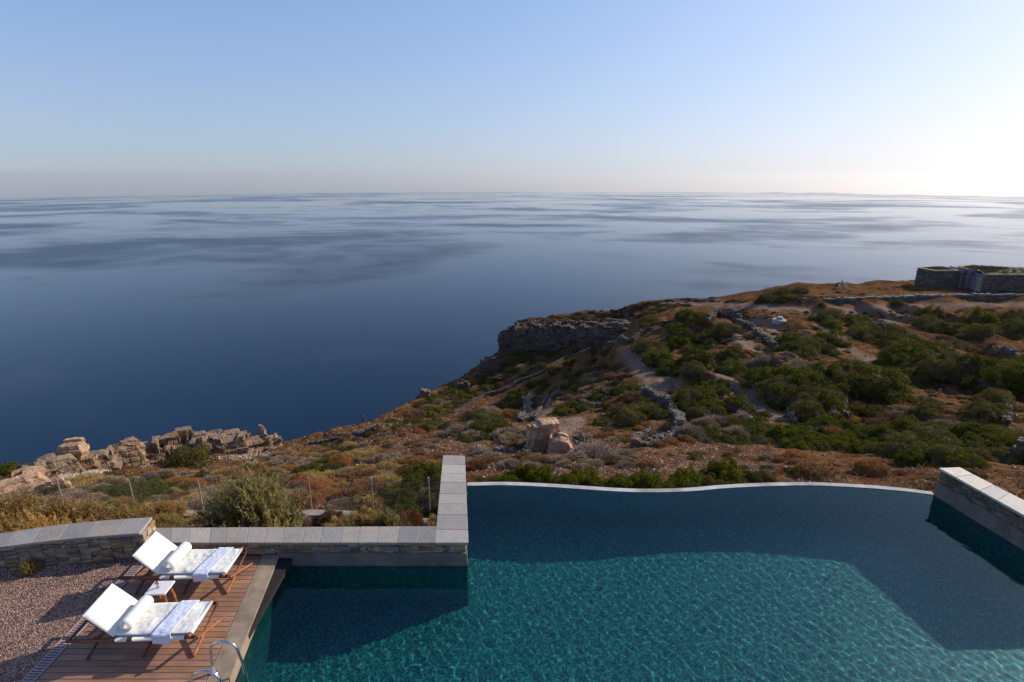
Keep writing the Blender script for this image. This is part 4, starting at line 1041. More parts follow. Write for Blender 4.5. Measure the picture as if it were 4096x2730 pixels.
scatter([(3680,1350),(3950,1380),(4100,1400),(4100,1450),(3980,1480),(3700,1400)],26,['brown','yellow','brown'],.25,.44,{k:v.replace('road bank below the terrace wall','lower dirt track at the right') for k,v in gl9.items()},{k:v.replace('road bank','lower track') for k,v in gg9.items()},(.6,1.0),.9)
scatter([(3690,1555),(3790,1545),(3990,1640),(3870,1700),(3740,1696)],26,['brown','yellow','brown'],.18,.4,{k:v.replace('road bank below the terrace wall','red field left of the capstone wall') for k,v in gl9.items()},{k:v.replace('road bank','red field') for k,v in gg9.items()},(.5,.9),.9)
# plateau top and skyline
gl8={'brown':'russet heath on the flat clifftop against the sea','grey':'grey heath on the flat clifftop against the sea','olive':'olive shrub on the flat clifftop against the sea'}
gg8={k:v.split(' on the')[0]+'s of the clifftop' for k,v in gl8.items()}
scatter([(2075,1310),(2157,1272),(2350,1251),(2480,1226),(2700,1198),(2850,1196),(2860,1210),(2700,1235),(2560,1270),(2450,1285),(2200,1292)],150,['brown','brown','brown','olive','grey'],.45,.9,gl8,gg8,(.7,1.0),.55)
scatter([(2850,1200),(2990,1199),(3000,1215),(2870,1225)],6,['brown'],.35,.6,gl8,gg8,(.6,.8),1)
sc([(2500,1320),(2560,1285),(2640,1285),(2640,1320),(2560,1345)],9,.8,1.3)
scatter([(3010,1215),(3060,1178),(3180,1160),(3230,1160),(3190,1195),(3130,1220)],15,['green','green','olive'],.8,1.4,{'green':'green shrub on the skyline left of the terrace wall','olive':'olive shrub on the skyline left of the terrace wall'},{'green':'green shrubs on the skyline','olive':'olive shrubs on the skyline'},(.7,1.0),.8)
scatter([(3200,1190),(3450,1150),(3650,1145),(3650,1175),(3400,1185)],16,['brown','olive','yellow'],.25,.6,{'brown':'low brown tuft on the terrace left of the far house','olive':'low olive tuft on the terrace left of the far house','yellow':'low straw tuft on the terrace left of the far house'},{'brown':'brown tufts of the house terrace','olive':'olive tufts of the house terrace','yellow':'straw tufts of the house terrace'},(.5,.8),1.2)
bush('green',3590,1232,62,'dark shrub against the face of the long terrace wall below the far house',hs=1.1)
bush('green',3285,1232,36,'dark shrub growing out of the left end of the terrace wall',hs=1.5)
bush('green',3985,1165,130,'dark bush in front of the far house on its right',hs=.9)
bush('green',3640,1168,90,'low dark shrubs at the left foot of the far house',hs=.6)

# --- ground cover nobody could count: dry tufts and loose stones
mb=MB(); mp=MB(); cnt=0
def tuft(mb,p,s,col):
    for _ in range(9):
        a=random.uniform(0,6.28); d=Vector((math.cos(a)*.7,math.sin(a)*.7,random.uniform(.5,1.4))).normalized()*s*random.uniform(.6,1.2); w=Vector((-math.sin(a),math.cos(a),0))*s*.10
        b=p+Vector((random.uniform(-.4,.4)*s,random.uniform(-.4,.4)*s,-.02)); k=random.uniform(.7,1.3)
        mb.add([b-w,b+w,b+d],[(0,1,2)],tuple(c*k for c in col))
def in_path(x,y): return any(inpoly(pl,np.array([[x,y]]))[0] for pl in paths)
for _ in range(9500):
    x=random.uniform(-150,4240); y=random.uniform(1200,2060)**1.0
    p=hit(x,y)
    if p is None or p.y<12.6 and p.x>-1.2 and p.x<9.8 or p.y<9.6: continue
    D=(p-CAM).length
    if random.random()<.62 and not in_path(x,y):
        col=random.choice([(.30,.19,.075),(.24,.145,.08),(.20,.15,.10),(.33,.17,.06),(.13,.12,.05)]); tuft(mb,p,random.uniform(.10,.22)*min(1.8,max(1,D/30)),col)
    else:
        k=random.uniform(.5,1.2); c=random.choice([(.40,.32,.26),(.34,.25,.19),(.48,.42,.36)])
        peb(mp,p.x,p.y,p.z,random.uniform(.03,.085)*min(2.0,max(1,D/30)),tuple(q*k for q in c))
for _ in range(7000):
    x=random.uniform(2200,3100) if random.random()<.5 else random.uniform(1100,2100); y=random.uniform(1640,1900); p=hit(x,y)
    if p is None or p.y<13.2: continue
    k=random.uniform(.5,1.2); c=random.choice([(.40,.31,.25),(.33,.24,.18),(.46,.40,.34)]); peb(mp,p.x,p.y,p.z,random.uniform(.02,.06),tuple(q*k for q in c))
tag(mb.build('dry_grass',M['twig']),kind='stuff',label='dry grass tufts all over the slopes')
tag(mp.build('loose_stones',M['stone_far']),kind='stuff',label='loose pale stones all over the slopes')

# ---------------------------------------------------------------- rocks
def rock_mesh(mb,c,size,rz=0,seed=0,strata=.22,N=34,sharp=.35,col=(1,1,1),rough=.13):
    """blocky layered rock: box pushed by noise with horizontal ledges"""
    sx,sy,sz=size; vs={}; out=[]; fs=[]
    def P3(u,v,w):
        key=(round(u*1000),round(v*1000),round(w*1000))
        if key in vs: return vs[key]
        p=Vector((u*2-1,v*2-1,w*2-1)); r_=p.normalized()*1.18
        q=p*(1-sharp)+r_*sharp
        X_,Y_,Z_=q.x*sx/2,q.y*sy/2,(q.z+1)/2*sz
        wv=Vector((X_,Y_,Z_))*.9+Vector((seed,seed*2,0)); wob=noise.noise(wv)*.35
        lay=math.floor((Z_+wob*.35+.05*X_)/strata); lr=noise.cell(Vector((lay+.5,seed+.5,3.5)))-.5
        j1=math.floor((X_+wob*.8+lay%3*.23)/ (.85+.5*((seed*7)%1))); j2=math.floor((Y_+wob*.5)/.9)
        c1=noise.cell(Vector((j1+.5,j2+.5,lay+.5+seed)))-.5; big=noise.cell(Vector((j1+.5+seed,j2+.5,1.5)))-.5
        off=1+rough*(.55*lr+.75*c1)+.10*noise.fractal(wv*1.3,1,2,4)-.16*max(0,q.z)**2
        fr=(Z_+wob*.35)/strata-lay; off-=.05*(fr<.14)
        fx=(X_+wob*.5)/.6; off-=.04*((fx-math.floor(fx))<.08)
        top=1+.16*big*max(0,q.z)+.04*c1
        w_=Vector((X_*off,Y_*off,Z_*top))
        w_+=Vector((noise.noise(w_*6),noise.noise(w_*6+Vector((9,0,0))),noise.noise(w_*6+Vector((0,9,0)))))*.025
        ca,sa=math.cos(rz),math.sin(rz); out.append((c[0]+w_.x*ca-w_.y*sa,c[1]+w_.x*sa+w_.y*ca,c[2]+w_.z)); vs[key]=len(out)-1; return vs[key]
    for ax in range(3):
        for sd in (0,1):
            for i in range(N):
                for j in range(N):
                    q=[]
                    for a,b in ((i,j),(i+1,j),(i+1,j+1),(i,j+1)):
                        uvw=[0,0,0]; uvw[ax]=sd; uvw[(ax+1)%3]=a/N; uvw[(ax+2)%3]=b/N; q.append(P3(*uvw))
                    fs.append(tuple(q if sd else reversed(q)))
    mb.add(out,fs,col)
def rock(x,y,w,h,label,mat='rock',depth=1.0,seed=0,rz=0,group=None,strata=.22,sink=.1,name='rock',sharp=.22,cat='rock'):
    p=None; y_=y
    while p is None and y_<y+60: p=hit(x,y_); y_+=3
    if p is None: print('no hit',x,y); return
    if y_>y+4: h+=y_-y
    D=p.y*cP-(p.z-ZC)*sP; k=D/F; W=w*k; Hh=h*k*1.12; d=Vector((p.x,p.y,0)).normalized()
    c=p+d*W*depth*.35; base=p.z-sink*Hh-.9; Hh+=.8
    mb=MB(); rock_mesh(mb,(0,0,0),(W,W*depth,Hh*1.1),rz-math.atan2(d.x,d.y),seed,strata,sharp=sharp)
    o=mb.build(name,M[mat]); o.location=(c.x,c.y,base); tag(o,label,cat,group); return o
# ridge at the cliff edge, left to right (base point, width, height in the photograph -> metres on the ground)
rr_=[(165,1912,110,62,'low rounded rock at the left end of the ridge over the sea'),(235,1905,120,95,'tall ridge rock below the overhanging block'),
 (385,1880,130,85,'broad layered ridge rock right of the overhanging block'),(318,1893,110,80,'cracked ridge rock between the overhanging block and the broad one'),
 (455,1870,110,90,'ridge rock with a stepped top left of the middle notch'),(515,1858,100,120,'buff ridge rock with a square top beside the middle notch'),
 (590,1850,110,115,'blocky ridge rock just right of the middle notch'),(660,1840,110,105,'layered ridge rock left of the dark bush'),
 (740,1830,120,125,'tallest humped ridge rock behind the dark bush'),(835,1822,130,115,'reddish ridge rock right of the dark bush'),
 (920,1815,130,100,'long flat topped ridge rock with grass on top'),(1000,1812,120,95,'dark ridge rock with an orange crack'),(1065,1808,100,80,'ridge rock at the right end of the ridge')]
for i,(x,y,w,h,lb) in enumerate(rr_): rock(x,y-6,w*1.35,h*.56,lb,depth=.8,seed=i*3.7,rz=random.uniform(-.2,.2),strata=.2+.05*(i%3),name='ridge_rock')
p=hit(290,1890); D=p.y*cP
mb=MB(); rock_mesh(mb,(0,0,0),(.95,.8,.75),.2,77,.25,sharp=.2); o=mb.build('overhanging_block',M['rock_pale']); o.location=(onz(302,1850,p.z).x*1.0,0,0); q=ony(300,1822,p.y+.55); o.location=(q.x,q.y,q.z-.1); tag(o,'overhanging square block perched on the left part of the rock ridge','rock')
rock(0,1990,340,48,'pale jagged slab of rock at the left edge behind the feathery shrubs','rock_pale',depth=.5,seed=51,name='rock_slab',rz=.1)
rock(180,1975,190,40,'low pale rock sloping right from the jagged slab','rock_pale',depth=.5,seed=57,name='rock_slab')
# boulder
rock(2172,1800,135,98,'large split orange buff boulder below the terraced fields','rock_pale',depth=.8,seed=5,name='boulder',strata=.9,sharp=.25,rz=.35,cat='boulder')
rock(2240,1812,100,60,'lower half fallen against the right side of the large split boulder','rock_pale',depth=.9,seed=19,name='boulder',strata=.5,sharp=.5,cat='boulder')
rock(2540,1790,44,30,'small grey boulder beside the short stone wall right of the big boulder','rock',seed=23,name='boulder',cat='boulder')
rock(4075,1845,70,70,'grey rock at the right edge beside the thicket','rock',seed=29,name='boulder',cat='boulder')
rock(1455,1685,14,28,'small upright rock on the skyline above the dark slope','rock',seed=31,name='boulder',cat='boulder')
rock(1700,1588,44,26,'brown rock sticking up on the cliff shoulder','rock',seed=37,name='boulder',cat='boulder')
# grey cliff under the clifftop
for i,(x,y,w,h,lb) in enumerate([(2055,1405,90,85,'rounded left end of the grey cliff above the sea'),(2120,1400,110,100,'grey cliff section next to its left end'),(2200,1402,120,98,'second grey cliff section from the left with vertical cracks'),
   (2285,1398,120,92,'middle grey cliff section with pale streaks'),(2370,1385,120,80,'grey cliff section right of the middle'),(2450,1362,110,66,'shallow right end of the grey cliff')]):
    rock(x,y,w*1.35,h*.92,lb,'cliff',depth=.8,seed=60+i*2.3,name='cliff_section',strata=.7,cat='cliff',sharp=.3)
rock(1960,1500,90,60,'jagged grey crag low on the cliff shoulder','cliff',depth=.6,seed=81,name='cliff_section',strata=.5,cat='cliff')
rock(1850,1560,60,30,'small grey crag on the shoulder above the sea','cliff',depth=.6,seed=83,name='cliff_section',strata=.5,cat='cliff')

# ---------------------------------------------------------------- dry stone walls
def fc():
    b=random.choice([(.105,.085,.068),(.075,.063,.052),(.135,.112,.092),(.10,.078,.06),(.16,.14,.12)]); k=random.uniform(.75,1.2); return tuple(c*k for c in b)
def dry_wall(pts,label,h=.9,th=.55,stone=.2,group=None,loose=False,toppale=True,world=None,name='dry_stone_wall',zs=None):
    W3=world or [hit(x,y) for x,y in pts]; W3=[w for w in W3 if w is not None]
    if len(W3)<2: return
    h*=.55; stone*=.75; th*=.7; o=Vector(W3[0]); mb=MB()
    W3=smooth_line([Vector(q) for q in W3],3) if len(W3)>2 else W3
    for a,b in zip(W3[:-1],W3[1:]):
        L=(b-a).xy.length; t=Vector((b.x-a.x,b.y-a.y,0)).normalized(); nn=Vector((-t.y,t.x,0)); rz=math.atan2(t.y,t.x); s=0
        while s<L:
            l=stone*random.uniform(.7,1.5); c=a+(b-a)*min(1,(s+l/2)/L); g=gz(c.x,c.y) if zs is None else zs; z=-.15
            hh=h*random.uniform(.5,1.15) if loose else h*random.uniform(.82,1.1)
            while z<hh:
                q=stone*random.uniform(.38,.7); cw_=th*(1-.25*z/h)
                for sd in (-1,0,1):
                    col=fc(); top=z+q>=hh
                    if top and toppale: col=tuple(min(.6,c_*1.15) for c_ in col)
                    mb.box((c.x+nn.x*sd*cw_*.33-o.x+random.uniform(-.04,.04),c.y+nn.y*sd*cw_*.33-o.y+random.uniform(-.03,.03),g+z+q/2-o.z+random.uniform(-.4,.4)*q),(l*random.uniform(.75,1.05),cw_*random.uniform(.3,.5),q*random.uniform(.8,1.3)),rz+random.uniform(-.5,.5),col,jit=stone*.16)
                z+=q
            s+=l
    ob=mb.build(name,M['stone_far']); ob.location=o; tag(ob,label,'dry stone wall',group); return ob
dry_wall([(1815,1655),(1933,1590),(2024,1563),(2081,1527),(2198,1476),(2285,1430),(2361,1405),(2448,1380)],'long dry stone wall climbing the shaded slope to the foot of the cliff',.8,.6)
dry_wall([(2448,1380),(2514,1374),(2555,1346),(2626,1305),(2708,1278),(2740,1260)],'dry stone wall continuing uphill from the corner above the bare path',1.1,.7)
dry_wall([(2086,1572),(2101,1646),(2081,1690)],'left one of the two parallel walls running down the gully',.55,.5)
dry_wall([(2193,1583),(2167,1636),(2132,1687)],'right one of the two parallel walls running down the gully',.6,.5)
dry_wall([(2325,1612),(2361,1626),(2412,1628)],'short curved wall above the green strip in the gully',.5,.5)
dry_wall([(2565,1567),(2616,1594),(2677,1619),(2708,1680),(2718,1726)],'dry stone wall curving down from the end of the bare path',.8,.7)
dry_wall([(2871,1527),(2907,1578),(2938,1624),(3000,1690)],'low wall edging the grey gully path',.4,.4,.22)
dry_wall([(2274,1780),(2345,1757)],'short tumbled wall right of the boulder',.45,.5,.22,loose=True)
dry_wall([(2534,1766),(2596,1736)],'short low wall at the field corner',.35,.4,.2)
dry_wall([(2575,1788),(2667,1757),(2769,1721)],'tumbled wall running up behind the row of russet cushions',.35,.4,.2,loose=True)
dry_wall([(2936,1278),(3002,1314),(3068,1375),(3103,1406)],'dry stone wall descending left of the white well cover',.9,.7,.35)
dry_wall([(3420,1275),(3485,1299),(3586,1329)],'dry stone wall along the dirt road below the green mounds',.9,.7,.35)
dry_wall([(3764,1411),(3840,1441)],'short wall piece beside the lower dirt track',.6,.6,.3)
dry_wall([(3993,1410),(4075,1442)],'wall piece at the right edge above the thicket',.7,.6,.3)
dry_wall([(4003,1598),(4028,1655),(4018,1704)],'curving wall with pale capstones at the right edge',.6,.5,.25)
dry_wall([(3373,1603),(3378,1672)],'short upright wall beside the square green shrub',.6,.5,.25)
dry_wall([(3145,1668),(3175,1700)],'tiny wall below the round shrub of the gully path',.5,.4,.22)
dry_wall([(2830,1292),(2860,1262),(2935,1262),(2960,1292)],'ruined stone hut corner on the saddle',1.4,.8,.4,loose=True,name='ruined_wall')
dry_wall([(2640,1225),(2700,1222),(2760,1224)],'heap of pale stones on the clifftop ground',.5,1.6,.4,loose=True,name='stone_heap')
dry_wall([(1235,1776),(1330,1762),(1420,1740),(1500,1718),(1570,1706)],'single row of stones crossing the bare field above the sea',.16,.25,.22,loose=True,name='stone_row')
dry_wall([(975,1868),(1090,1862),(1206,1850)],'row of pale stones across the scrub left of the fence',.18,.3,.22,loose=True,name='stone_row')
dry_wall([(560,1925),(640,1910),(760,1900),(860,1890)],'broken row of stones below the big dark bush',.15,.3,.2,loose=True,name='stone_row')
dry_wall([(1895,1812),(1950,1806),(2050,1808)],'row of white stones left of the boulder',.22,.4,.2,loose=True,name='stone_row')
dry_wall([(2100,1818),(2115,1822)],'two grey stones in front of the boulder',.25,.4,.3,loose=True,name='stone_pair')
dry_wall([(3190,1210),(3225,1185),(3300,1185)],'short stone wall crossing the terrace left of the posts',.5,.4,.3,world=[ony(3335,1178,82),ony(3352,1172,84),ony(3350,1165,87)],zs=-10.3)
# rubble below the ridge
mb=MB()
for _ in range(700):
    u=random.random(); x=250+200*u+random.gauss(0,14); y=1915-48*u+random.gauss(0,7); p=hit(x,y)
    if p is None: continue
    k=random.uniform(.7,1.3); peb(mb,p.x,p.y,p.z+.03,random.uniform(.05,.13),(.42*k,.34*k,.28*k))
for _ in range(350):
    u=random.random(); x=560+520*u+random.gauss(0,10); y=1862-40*u+random.gauss(0,7); p=hit(x,y)
    if p is None: continue
    k=random.uniform(.7,1.3); peb(mb,p.x,p.y,p.z+.03,random.uniform(.04,.1),(.40*k,.32*k,.26*k))
tag(mb.build('rubble',M['stone_far']),kind='stuff',label='pale rubble at the foot of the rock ridge')
# retaining wall of the house terrace
TW=[]
for x,yt in ((3225,1160),(3180,1172),(3178,1186),(3220,1195),(3300,1200),(3408,1196),(3550,1186),(3662,1180),(3850,1178),(4094,1175),(4500,1178)):
    p=onz(x,yt+6,-10.0) if False else None
yy=[(3250,1158,86.5),(3205,1168,84),(3180,1190,79),(3215,1196,77.2),(3300,1196,76.8),(3408,1193,76.8),(3550,1188,77.2),(3700,1182,77.8),(3900,1179,78.2),(4094,1178,78.3),(4500,1180,78.5)]
TW=[ony(*q) for q in yy]
mb=MB(); o=Vector(TW[0])
for a,b in zip(TW[:-1],TW[1:]):
    L=(b-a).xy.length; t=Vector((b.x-a.x,b.y-a.y,0)).normalized(); nn=Vector((-t.y,t.x,0)); rz=math.atan2(t.y,t.x); s=0
    while s<L:
        l=random.uniform(.3,.6); c=a+(b-a)*min(1,(s+l/2)/L); z=c.z-2.6
        while z<c.z:
            q=random.uniform(.12,.24); col=tuple(v*.9 for v in fc()); 
            if z+q>=c.z-.02: col=tuple(v*random.uniform(.6,1.3) for v in (.22,.20,.175))
            bt=(c.z-z)*.10; mb.box((c.x-nn.x*bt-o.x,c.y-nn.y*bt-o.y,z+q/2-o.z),(l*.97,.6,q*.95),rz+random.uniform(-.06,.06),col,jit=.03); z+=q
        s+=l
ob=mb.build('terrace_wall',M['stone_far']); ob.location=o; tag(ob,'long retaining stone wall below the far house terrace','dry stone wall')
TH=[ony(x,1160,82).x for x in (0,)]
# flat earth of the house terrace, butted against the wall
mb=MB(); pts=[(p.x,p.y) for p in TW[1:]]
pts=[(x+.0,y+.25) for x,y in pts]+[(TW[-1].x+4,90),(66,90),(61,86.2),(46.5,82.3)]
zt=[TW[min(i+1,len(TW)-1)].z for i in range(len(TW)-1)]
mb.prism(pts,-13,-10.12); ob=mb.build('house_terrace',M['soil']); 
for k in range(len(ob.data.vertices)): ob.data.color_attributes['Col'].data[k].color=(1,.1,0,1)
tag(ob,kind='structure',label='flat dry earth terrace the far house stands on')

# ---------------------------------------------------------------- far stone house (two flat roofed volumes)
HB=-10.15
def pxw(x,Y,z): # world x for a picture column at distance Y and height z
    d=(Y*cP-(z-ZC)*sP); return (x-2048)/F*d
def vol(front,zr,depth,par,mat_name='stonework',batter=.12):
    pass
def stone_block(mb,poly,z0,z1,faces,batter=.0):
    mb.prism(poly,z0,z1,(.12,.10,.09))
    for a,b in faces: stone_face(mb,a,b,z0,z1,.14,.28,.25,.7,dep=.2,out=.07,cols=lambda:tuple(c*.9 for c in fc()))
h1=empty('stone_house',(64,83,HB)); tag(h1,'small flat roofed stone house, the left lower block on the far terrace','house','flat roofed stone houses')
A1=(pxw(3668,85.8,-8),85.8); B1=(pxw(3733,83,-8),83); C1=(pxw(3832,83.2,-8),83.2); D1=(C1[0]+.6,87); E1=(A1[0]+4,87.0)
mb=MB(); stone_block(mb,[A1,B1,C1,D1,E1],HB-.8,-7.5,[(A1,B1),(B1,C1)])
P_(mb,'wall',M['stone_far'],h1)
def roof(poly,z,par,th=.14,inset=.35):
    cx=sum(p[0] for p in poly)/len(poly); cy=sum(p[1] for p in poly)/len(poly)
    n_=len(poly); mb=MB(); inn=[(p[0]+(cx-p[0])*inset/3,p[1]+(cy-p[1])*inset/3) for p in poly]
    outp=[(p[0]-(cx-p[0])*.02,p[1]-(cy-p[1])*.02) for p in poly]
    vs=[(x,y,z) for x,y in outp]+[(x,y,z+th) for x,y in outp]+[(x,y,z+th) for x,y in inn]+[(x,y,z) for x,y in inn]
    fs=[]
    for i in range(n_):
        j=(i+1)%n_; fs+=[(i,j,n_+j,n_+i),(n_+i,n_+j,2*n_+j,2*n_+i),(2*n_+i,2*n_+j,3*n_+j,3*n_+i)]
    mb.add(vs,fs); P_(mb,'roof_edge',M['concrete'],par)
    mb=MB(); mb.prism(inn,z-.02,z+.06); ob=P_(mb,'roof_turf',M['turf'],par)
    m2=MB()
    for _ in range(700):
        u=[random.random() for _ in inn]; s_=sum(u); x=sum(a*p[0] for a,p in zip(u,inn))/s_; y=sum(a*p[1] for a,p in zip(u,inn))/s_
        x=cx+(x-cx)*2.1; y=cy+(y-cy)*2.1
        if inpoly(inn,np.array([[x,y]]))[0]: tuft(m2,Vector((x,y,z+.06)),random.uniform(.08,.26),random.choice([(.09,.10,.03),(.14,.12,.04),(.17,.09,.04)]))
    P_(m2,'roof_grass',M['twig'],par)['kind']='stuff'
roof([A1,B1,C1,D1,E1],-7.5,h1)
mb=MB(); mb.box((A1[0]-.1,A1[1]-.2,-7.9),(.9,.12,.12),.6); P_(mb,'water_spout',M['concrete'],h1)
h2=empty('stone_house',(72,83,HB)); tag(h2,'flat roofed stone house with grey recessed entrance, the right block at the picture edge','house','flat roofed stone houses')
a=(pxw(3832,84.6,-7.5),84.6); b=(pxw(3866,82.4,-7.5),82.4); c=(pxw(3910,82.8,-7.5),82.8); d=(pxw(3945,80.4,-7.5),80.4); e=(d[0]+22,80.2); f=(d[0]+22,84.5); g=(a[0]+3,86)
Z2=-7.15
mb=MB(); stone_block(mb,[a,b,(b[0]+.35,b[1]+.3),(b[0]+1,86),g],HB-.8,Z2,[(a,b)])
stone_block(mb,[(d[0]-.25,d[1]+.1),(e[0],e[1]),f,(d[0]-.25,84.5)],HB-.8,Z2-.5,[((d[0]-.25,d[1]),e)])
P_(mb,'wall',M['stone_far'],h2)
mb=MB(); mb.prism([(b[0]+.1,b[1]+.15),(c[0],c[1]),(c[0],86),(b[0]+.1,86)],HB-.5,Z2-.02); P_(mb,'entrance_panel',M['metal_panel'],h2)
mb=MB(); mb.prism([(c[0]+.004,c[1]+.2),(d[0]-.26,d[1]+.9),(d[0]-.26,84.5),(c[0]+.004,84.5)],HB-.5,Z2-.9); P_(mb,'door_recess',M['metal_panel'],h2)
mb=MB(); mb.prism([(d[0]-.62,d[1]+.55),(d[0]-.26,d[1]+.02),(d[0]-.2,d[1]+.6),(d[0]-.5,d[1]+.9)],HB-.5,Z2-.92); P_(mb,'door_jamb',M['concrete'],h2)
mb=MB(); mb.prism([(c[0]+.002,c[1]-.02),(d[0]-.26,d[1]+.01),(d[0]-.26,d[1]+1.5),(c[0]+.002,c[1]+1.5)],Z2-.92,Z2-.48); P_(mb,'lintel',M['metal_panel'],h2)
roof([a,b,c,d,e,f,g],Z2-.0,h2,.13,.12) if False else None
mb=MB()
top=[(a[0],a[1],Z2),(b[0],b[1],Z2),(c[0],c[1],Z2-.02),(d[0]-.25,d[1],Z2-.48),(e[0],e[1],Z2-.48),(f[0],84.6,Z2-.4),(d[0]+1.5,84.4,Z2-.3),(g[0],86,Z2)]
cx=sum(p[0] for p in top)/8; cy=sum(p[1] for p in top)/8
mb.add([(x,y,z+.14) for x,y,z in top]+[(x+(cx-x)*.035,y+.25 if y<84 else y-.3,z+.14) for x,y,z in top]+[(x,y,z-.0) for x,y,z in top],
   [(i,(i+1)%8,8+(i+1)%8,8+i) for i in range(8)]+[(16+i,16+(i+1)%8,(i+1)%8,i) for i in range(8)]); P_(mb,'roof_edge',M['concrete'],h2)
mb=MB(); it=[(x+(cx-x)*.035,y+.25 if y<84 else y-.3,z+.09) for x,y,z in top]; mb.add(it+[(cx,cy,Z2+.15)],[(i,(i+1)%8,8) for i in range(8)]); P_(mb,'roof_turf',M['turf'],h2)
m2=MB()
for _ in range(2600):
    i=random.randrange(8); u,v=sorted((random.random(),random.random())); p=Vector(it[i])*u+Vector(it[(i+1)%8])*(v-u)+Vector((cx,cy,Z2+.15))*(1-v)
    tuft(m2,p,random.uniform(.08,.3),random.choice([(.09,.11,.025),(.12,.11,.035),(.17,.09,.04)]))
ob=P_(m2,'roof_grass',M['twig'],h2); ob['kind']='stuff'

# leaning posts, well cover, bare tree
for i,(x0_,y0_,x1_,y1_,lb) in enumerate(((3392,1158,3371,1124,'longer bleached wooden post leaning left on the skyline'),(3400,1158,3386,1136,'shorter bleached post leaning beside the longer one'))):
    mb=MB(); a_=ony(x0_,y0_,82); b_=ony(x1_,y1_,82.5); dv=b_-a_; a_.z=-10.2; mb.tube([(0,0,-.1),dv*1.15],.11,8); ob=mb.build('leaning_post',M['white_paint'] if False else M['path']); ob.location=a_; tag(ob,lb,'post')
p=hit(3117,1288); wc=empty('well_cover',p); tag(wc,'round white well cover with a small cap on the bare field','well cover')
mb=MB(); mb.tube([(0,0,-.2),(0,0,.22),(0,0,.3)],[.8,.8,.74],24); mb.build('base_slab',M['white_paint'],wc)
mb=MB(); mb.tube([(0,0,.3),(0,0,.55),(0,0,.62)],[.36,.34,.28],16); mb.build('cap',M['white_paint'],wc)
p=hit(3062,1200); tr=empty('small_tree',p); tag(tr,'small windswept tree silhouetted above the green skyline shrubs','tree')
mb=MB(); tips=[]
mb.tube([(0,0,-.2),(.1,0,.6),(.25,0,1.1)],[.09,.07,.05],7)
for k in range(7):
    a=k*.9; e=Vector((.25+math.cos(a)*.6+.3,math.sin(a)*.5,1.3+.2*(k%3))); mb.tube([(.2,0,.95),(.2+(e.x-.2)*.5,e.y*.5,1.25),e],[.035,.025,.012],5); tips.append(e)
mb.build('trunk',M['bark'],tr)
mb=MB()
for e in tips:
    for _ in range(60):
        c=e+Vector((random.gauss(0,.22),random.gauss(0,.2),random.gauss(0,.12))); u=Vector((random.gauss(0,1),random.gauss(0,1),random.gauss(0,1))).normalized(); w=u.orthogonal().normalized()
        mb.add([c-u*.07,c+w*.03,c+u*.07,c-w*.03],[(0,1,2,3)],(.09,.10,.04))
mb.build('crown',M['leaf'],tr)

# ---------------------------------------------------------------- wire fence and cement strip
fe=empty('wire_fence',(-6,13,-2.1)); tag(fe,'wire mesh fence on thin metal posts crossing the scrub','fence')
FX=[-14.2,-12.2,-10.27,-8.42,-6.9,-5.46,-3.78,-2.24]
FY=lambda x: 13.0+.0*x
def pt(m,a,b,r): m.tube([a,b],r,8)
for x in FX:
    g=gz(x,13)-.1; mb=MB(); topz=-1.0+(-.0 if x>-8 else -.08); mb.tube([(x,13,g),(x,13,topz)],.022,8); mb.tube([(x,13,topz),(x,13,topz+.012)],.026,8); P_(mb,'fence_post',M['galv'],fe)
mb=MB(); x=FX[0]
while x<-1.55:
    g=gz(x,13); mb.tube([(x,13,g+.02),(x,13,-1.06)],.0017,3,False); x+=.055
z=-1.06
while z>-2.15: mb.tube([(FX[0],13,z),(-1.55,13,z)],.0017,3,False); z-=.065
P_(mb,'wire_mesh',M['wire'],fe)
mb=MB(); xs=np.linspace(-14,-1.5,60); vs=[]
for x in xs:
    for yv,dz in ((12.62,-.1),(12.62,.07),(12.86,.08),(12.86,-.1)):
        vs.append((x,yv+.08*math.sin(x*.9),gz(x,12.4)+dz))
fs=[(4*i+j,4*(i+1)+j,4*(i+1)+j+1,4*i+j+1) for i in range(59) for j in range(3)]
mb.add(vs,fs); tag(mb.build('cement_path',M['path']),kind='structure',label='pale cement strip at the foot of the fence')

# little weed against the curved wall
bush_at('feather',-8.55,8.16,0,.16,'small weed growing at the foot of the curved wall',None,1.8)

# ---------------------------------------------------------------- haze, light, camera
mb=MB(); mb.box((0,0,(-520+12)/2),(21400,21400,532)); hz=mb.build('haze',None); tag(hz,kind='stuff',label='thin sea haze')
hm=bpy.data.materials.new('sea_haze'); hm.use_nodes=True; nt=hm.node_tree; nt.nodes.clear(); ou=nt.nodes.new('ShaderNodeOutputMaterial')
pv=nt.nodes.new('ShaderNodeVolumePrincipled'); pv.inputs['Color'].default_value=(.95,.97,1,1); pv.inputs['Density'].default_value=.00003; pv.inputs['Anisotropy'].default_value=.5
nt.links.new(pv.outputs[0],ou.inputs['Volume']); hz.data.materials.append(hm)

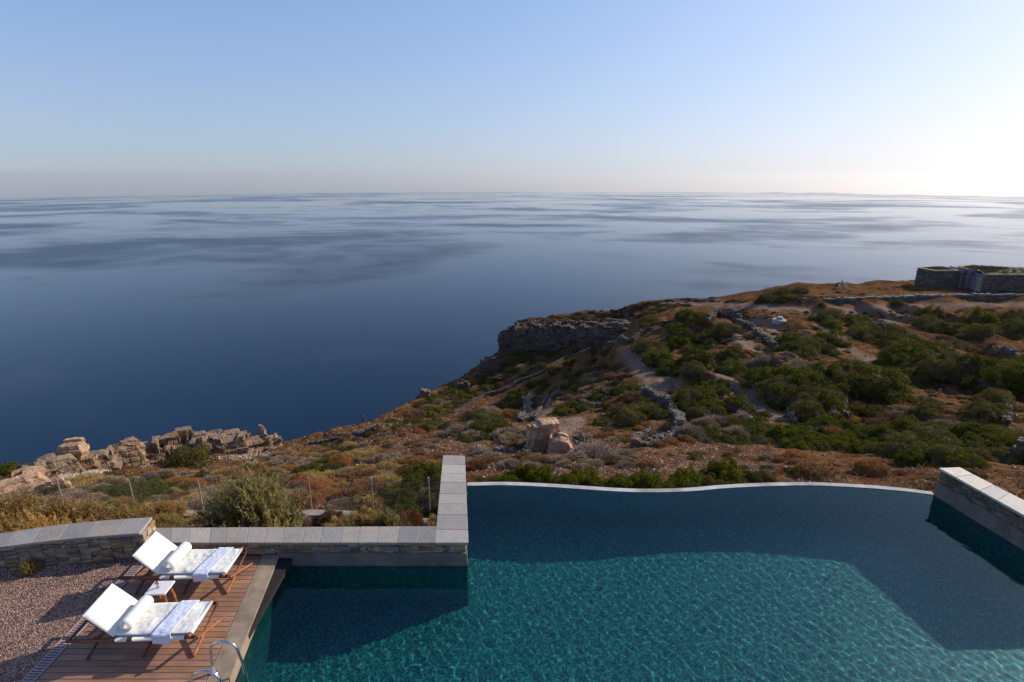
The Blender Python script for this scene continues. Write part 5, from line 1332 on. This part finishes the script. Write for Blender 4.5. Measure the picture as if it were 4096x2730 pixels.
sl_=bpy.data.lights.new('sun','SUN'); sl_.energy=5.0; sl_.cycles.is_caustics_light=True; sl_.angle=R(.5); sl_.color=(1,.90,.76)
so=bpy.data.objects.new('sun',sl_); COL.objects.link(so)
sd=Vector((math.sin(R(SUN_AZ))*math.cos(R(SUN_EL)),math.cos(R(SUN_AZ))*math.cos(R(SUN_EL)),math.sin(R(SUN_EL))))
so.rotation_euler=sd.to_track_quat('Z','Y').to_euler(); so.location=sd*60
w=bpy.data.worlds.new('World'); SC.world=w; w.use_nodes=True; nt=w.node_tree; nt.nodes.clear()
sk=nt.nodes.new('ShaderNodeTexSky'); sk.sky_type='NISHITA'; sk.sun_disc=False; sk.sun_elevation=R(SUN_EL); sk.sun_rotation=R(SUN_AZ); sk.air_density=1.0; sk.dust_density=1.1; sk.ozone_density=2.6; sk.altitude=150
tc=nt.nodes.new('ShaderNodeTexCoord'); va=nt.nodes.new('ShaderNodeVectorMath'); va.operation='MULTIPLY_ADD'; va.inputs[1].default_value=(1,1,.68); va.inputs[2].default_value=(0,0,.030)
nm=nt.nodes.new('ShaderNodeVectorMath'); nm.operation='NORMALIZE'
nt.links.new(tc.outputs['Generated'],va.inputs[0]); nt.links.new(va.outputs[0],nm.inputs[0]); nt.links.new(nm.outputs[0],sk.inputs['Vector'])
bg=nt.nodes.new('ShaderNodeBackground'); bg.inputs[1].default_value=.15; wo=nt.nodes.new('ShaderNodeOutputWorld')
tn=nt.nodes.new('ShaderNodeMix'); tn.data_type='RGBA'; tn.blend_type='MULTIPLY'; tn.inputs[0].default_value=1; tn.inputs[7].default_value=(.80,.885,1.24,1); nt.links.new(sk.outputs[0],tn.inputs[6]); 
m1_=nt.nodes.new('ShaderNodeVectorMath'); m1_.operation='MULTIPLY_ADD'; m1_.inputs[1].default_value=(.086,.088,.093); m1_.inputs[2].default_value=(1,1,1)
m2_=nt.nodes.new('ShaderNodeVectorMath'); m2_.operation='DIVIDE'; m3_=nt.nodes.new('ShaderNodeVectorMath'); m3_.operation='MULTIPLY'; m3_.inputs[1].default_value=(1.31,1.28,1.31)
nt.links.new(tn.outputs[2],m1_.inputs[0]); nt.links.new(tn.outputs[2],m2_.inputs[0]); nt.links.new(m1_.outputs[0],m2_.inputs[1]); nt.links.new(m2_.outputs[0],m3_.inputs[0]); nt.links.new(m3_.outputs[0],bg.inputs[0]); nt.links.new(bg.outputs[0],wo.inputs[0])

cd=bpy.data.cameras.new('camera'); cam=bpy.data.objects.new('camera',cd); COL.objects.link(cam); SC.camera=cam
cd.sensor_width=36; cd.lens=36*F/4096; cd.clip_end=60000; cd.clip_start=.1
cam.location=(0,0,ZC); cam.rotation_euler=(math.pi/2-PITCH,0,0)
SC.view_settings.view_transform='Standard'; SC.view_settings.look='None'; SC.view_settings.exposure=0; SC.view_settings.gamma=1
SC.cycles.max_bounces=7; SC.cycles.transparent_max_bounces=16; SC.cycles.volume_bounces=0; SC.cycles.use_denoising=True
SC.cycles.caustics_reflective=False; SC.cycles.caustics_refractive=True
print('bushes',nb[0])
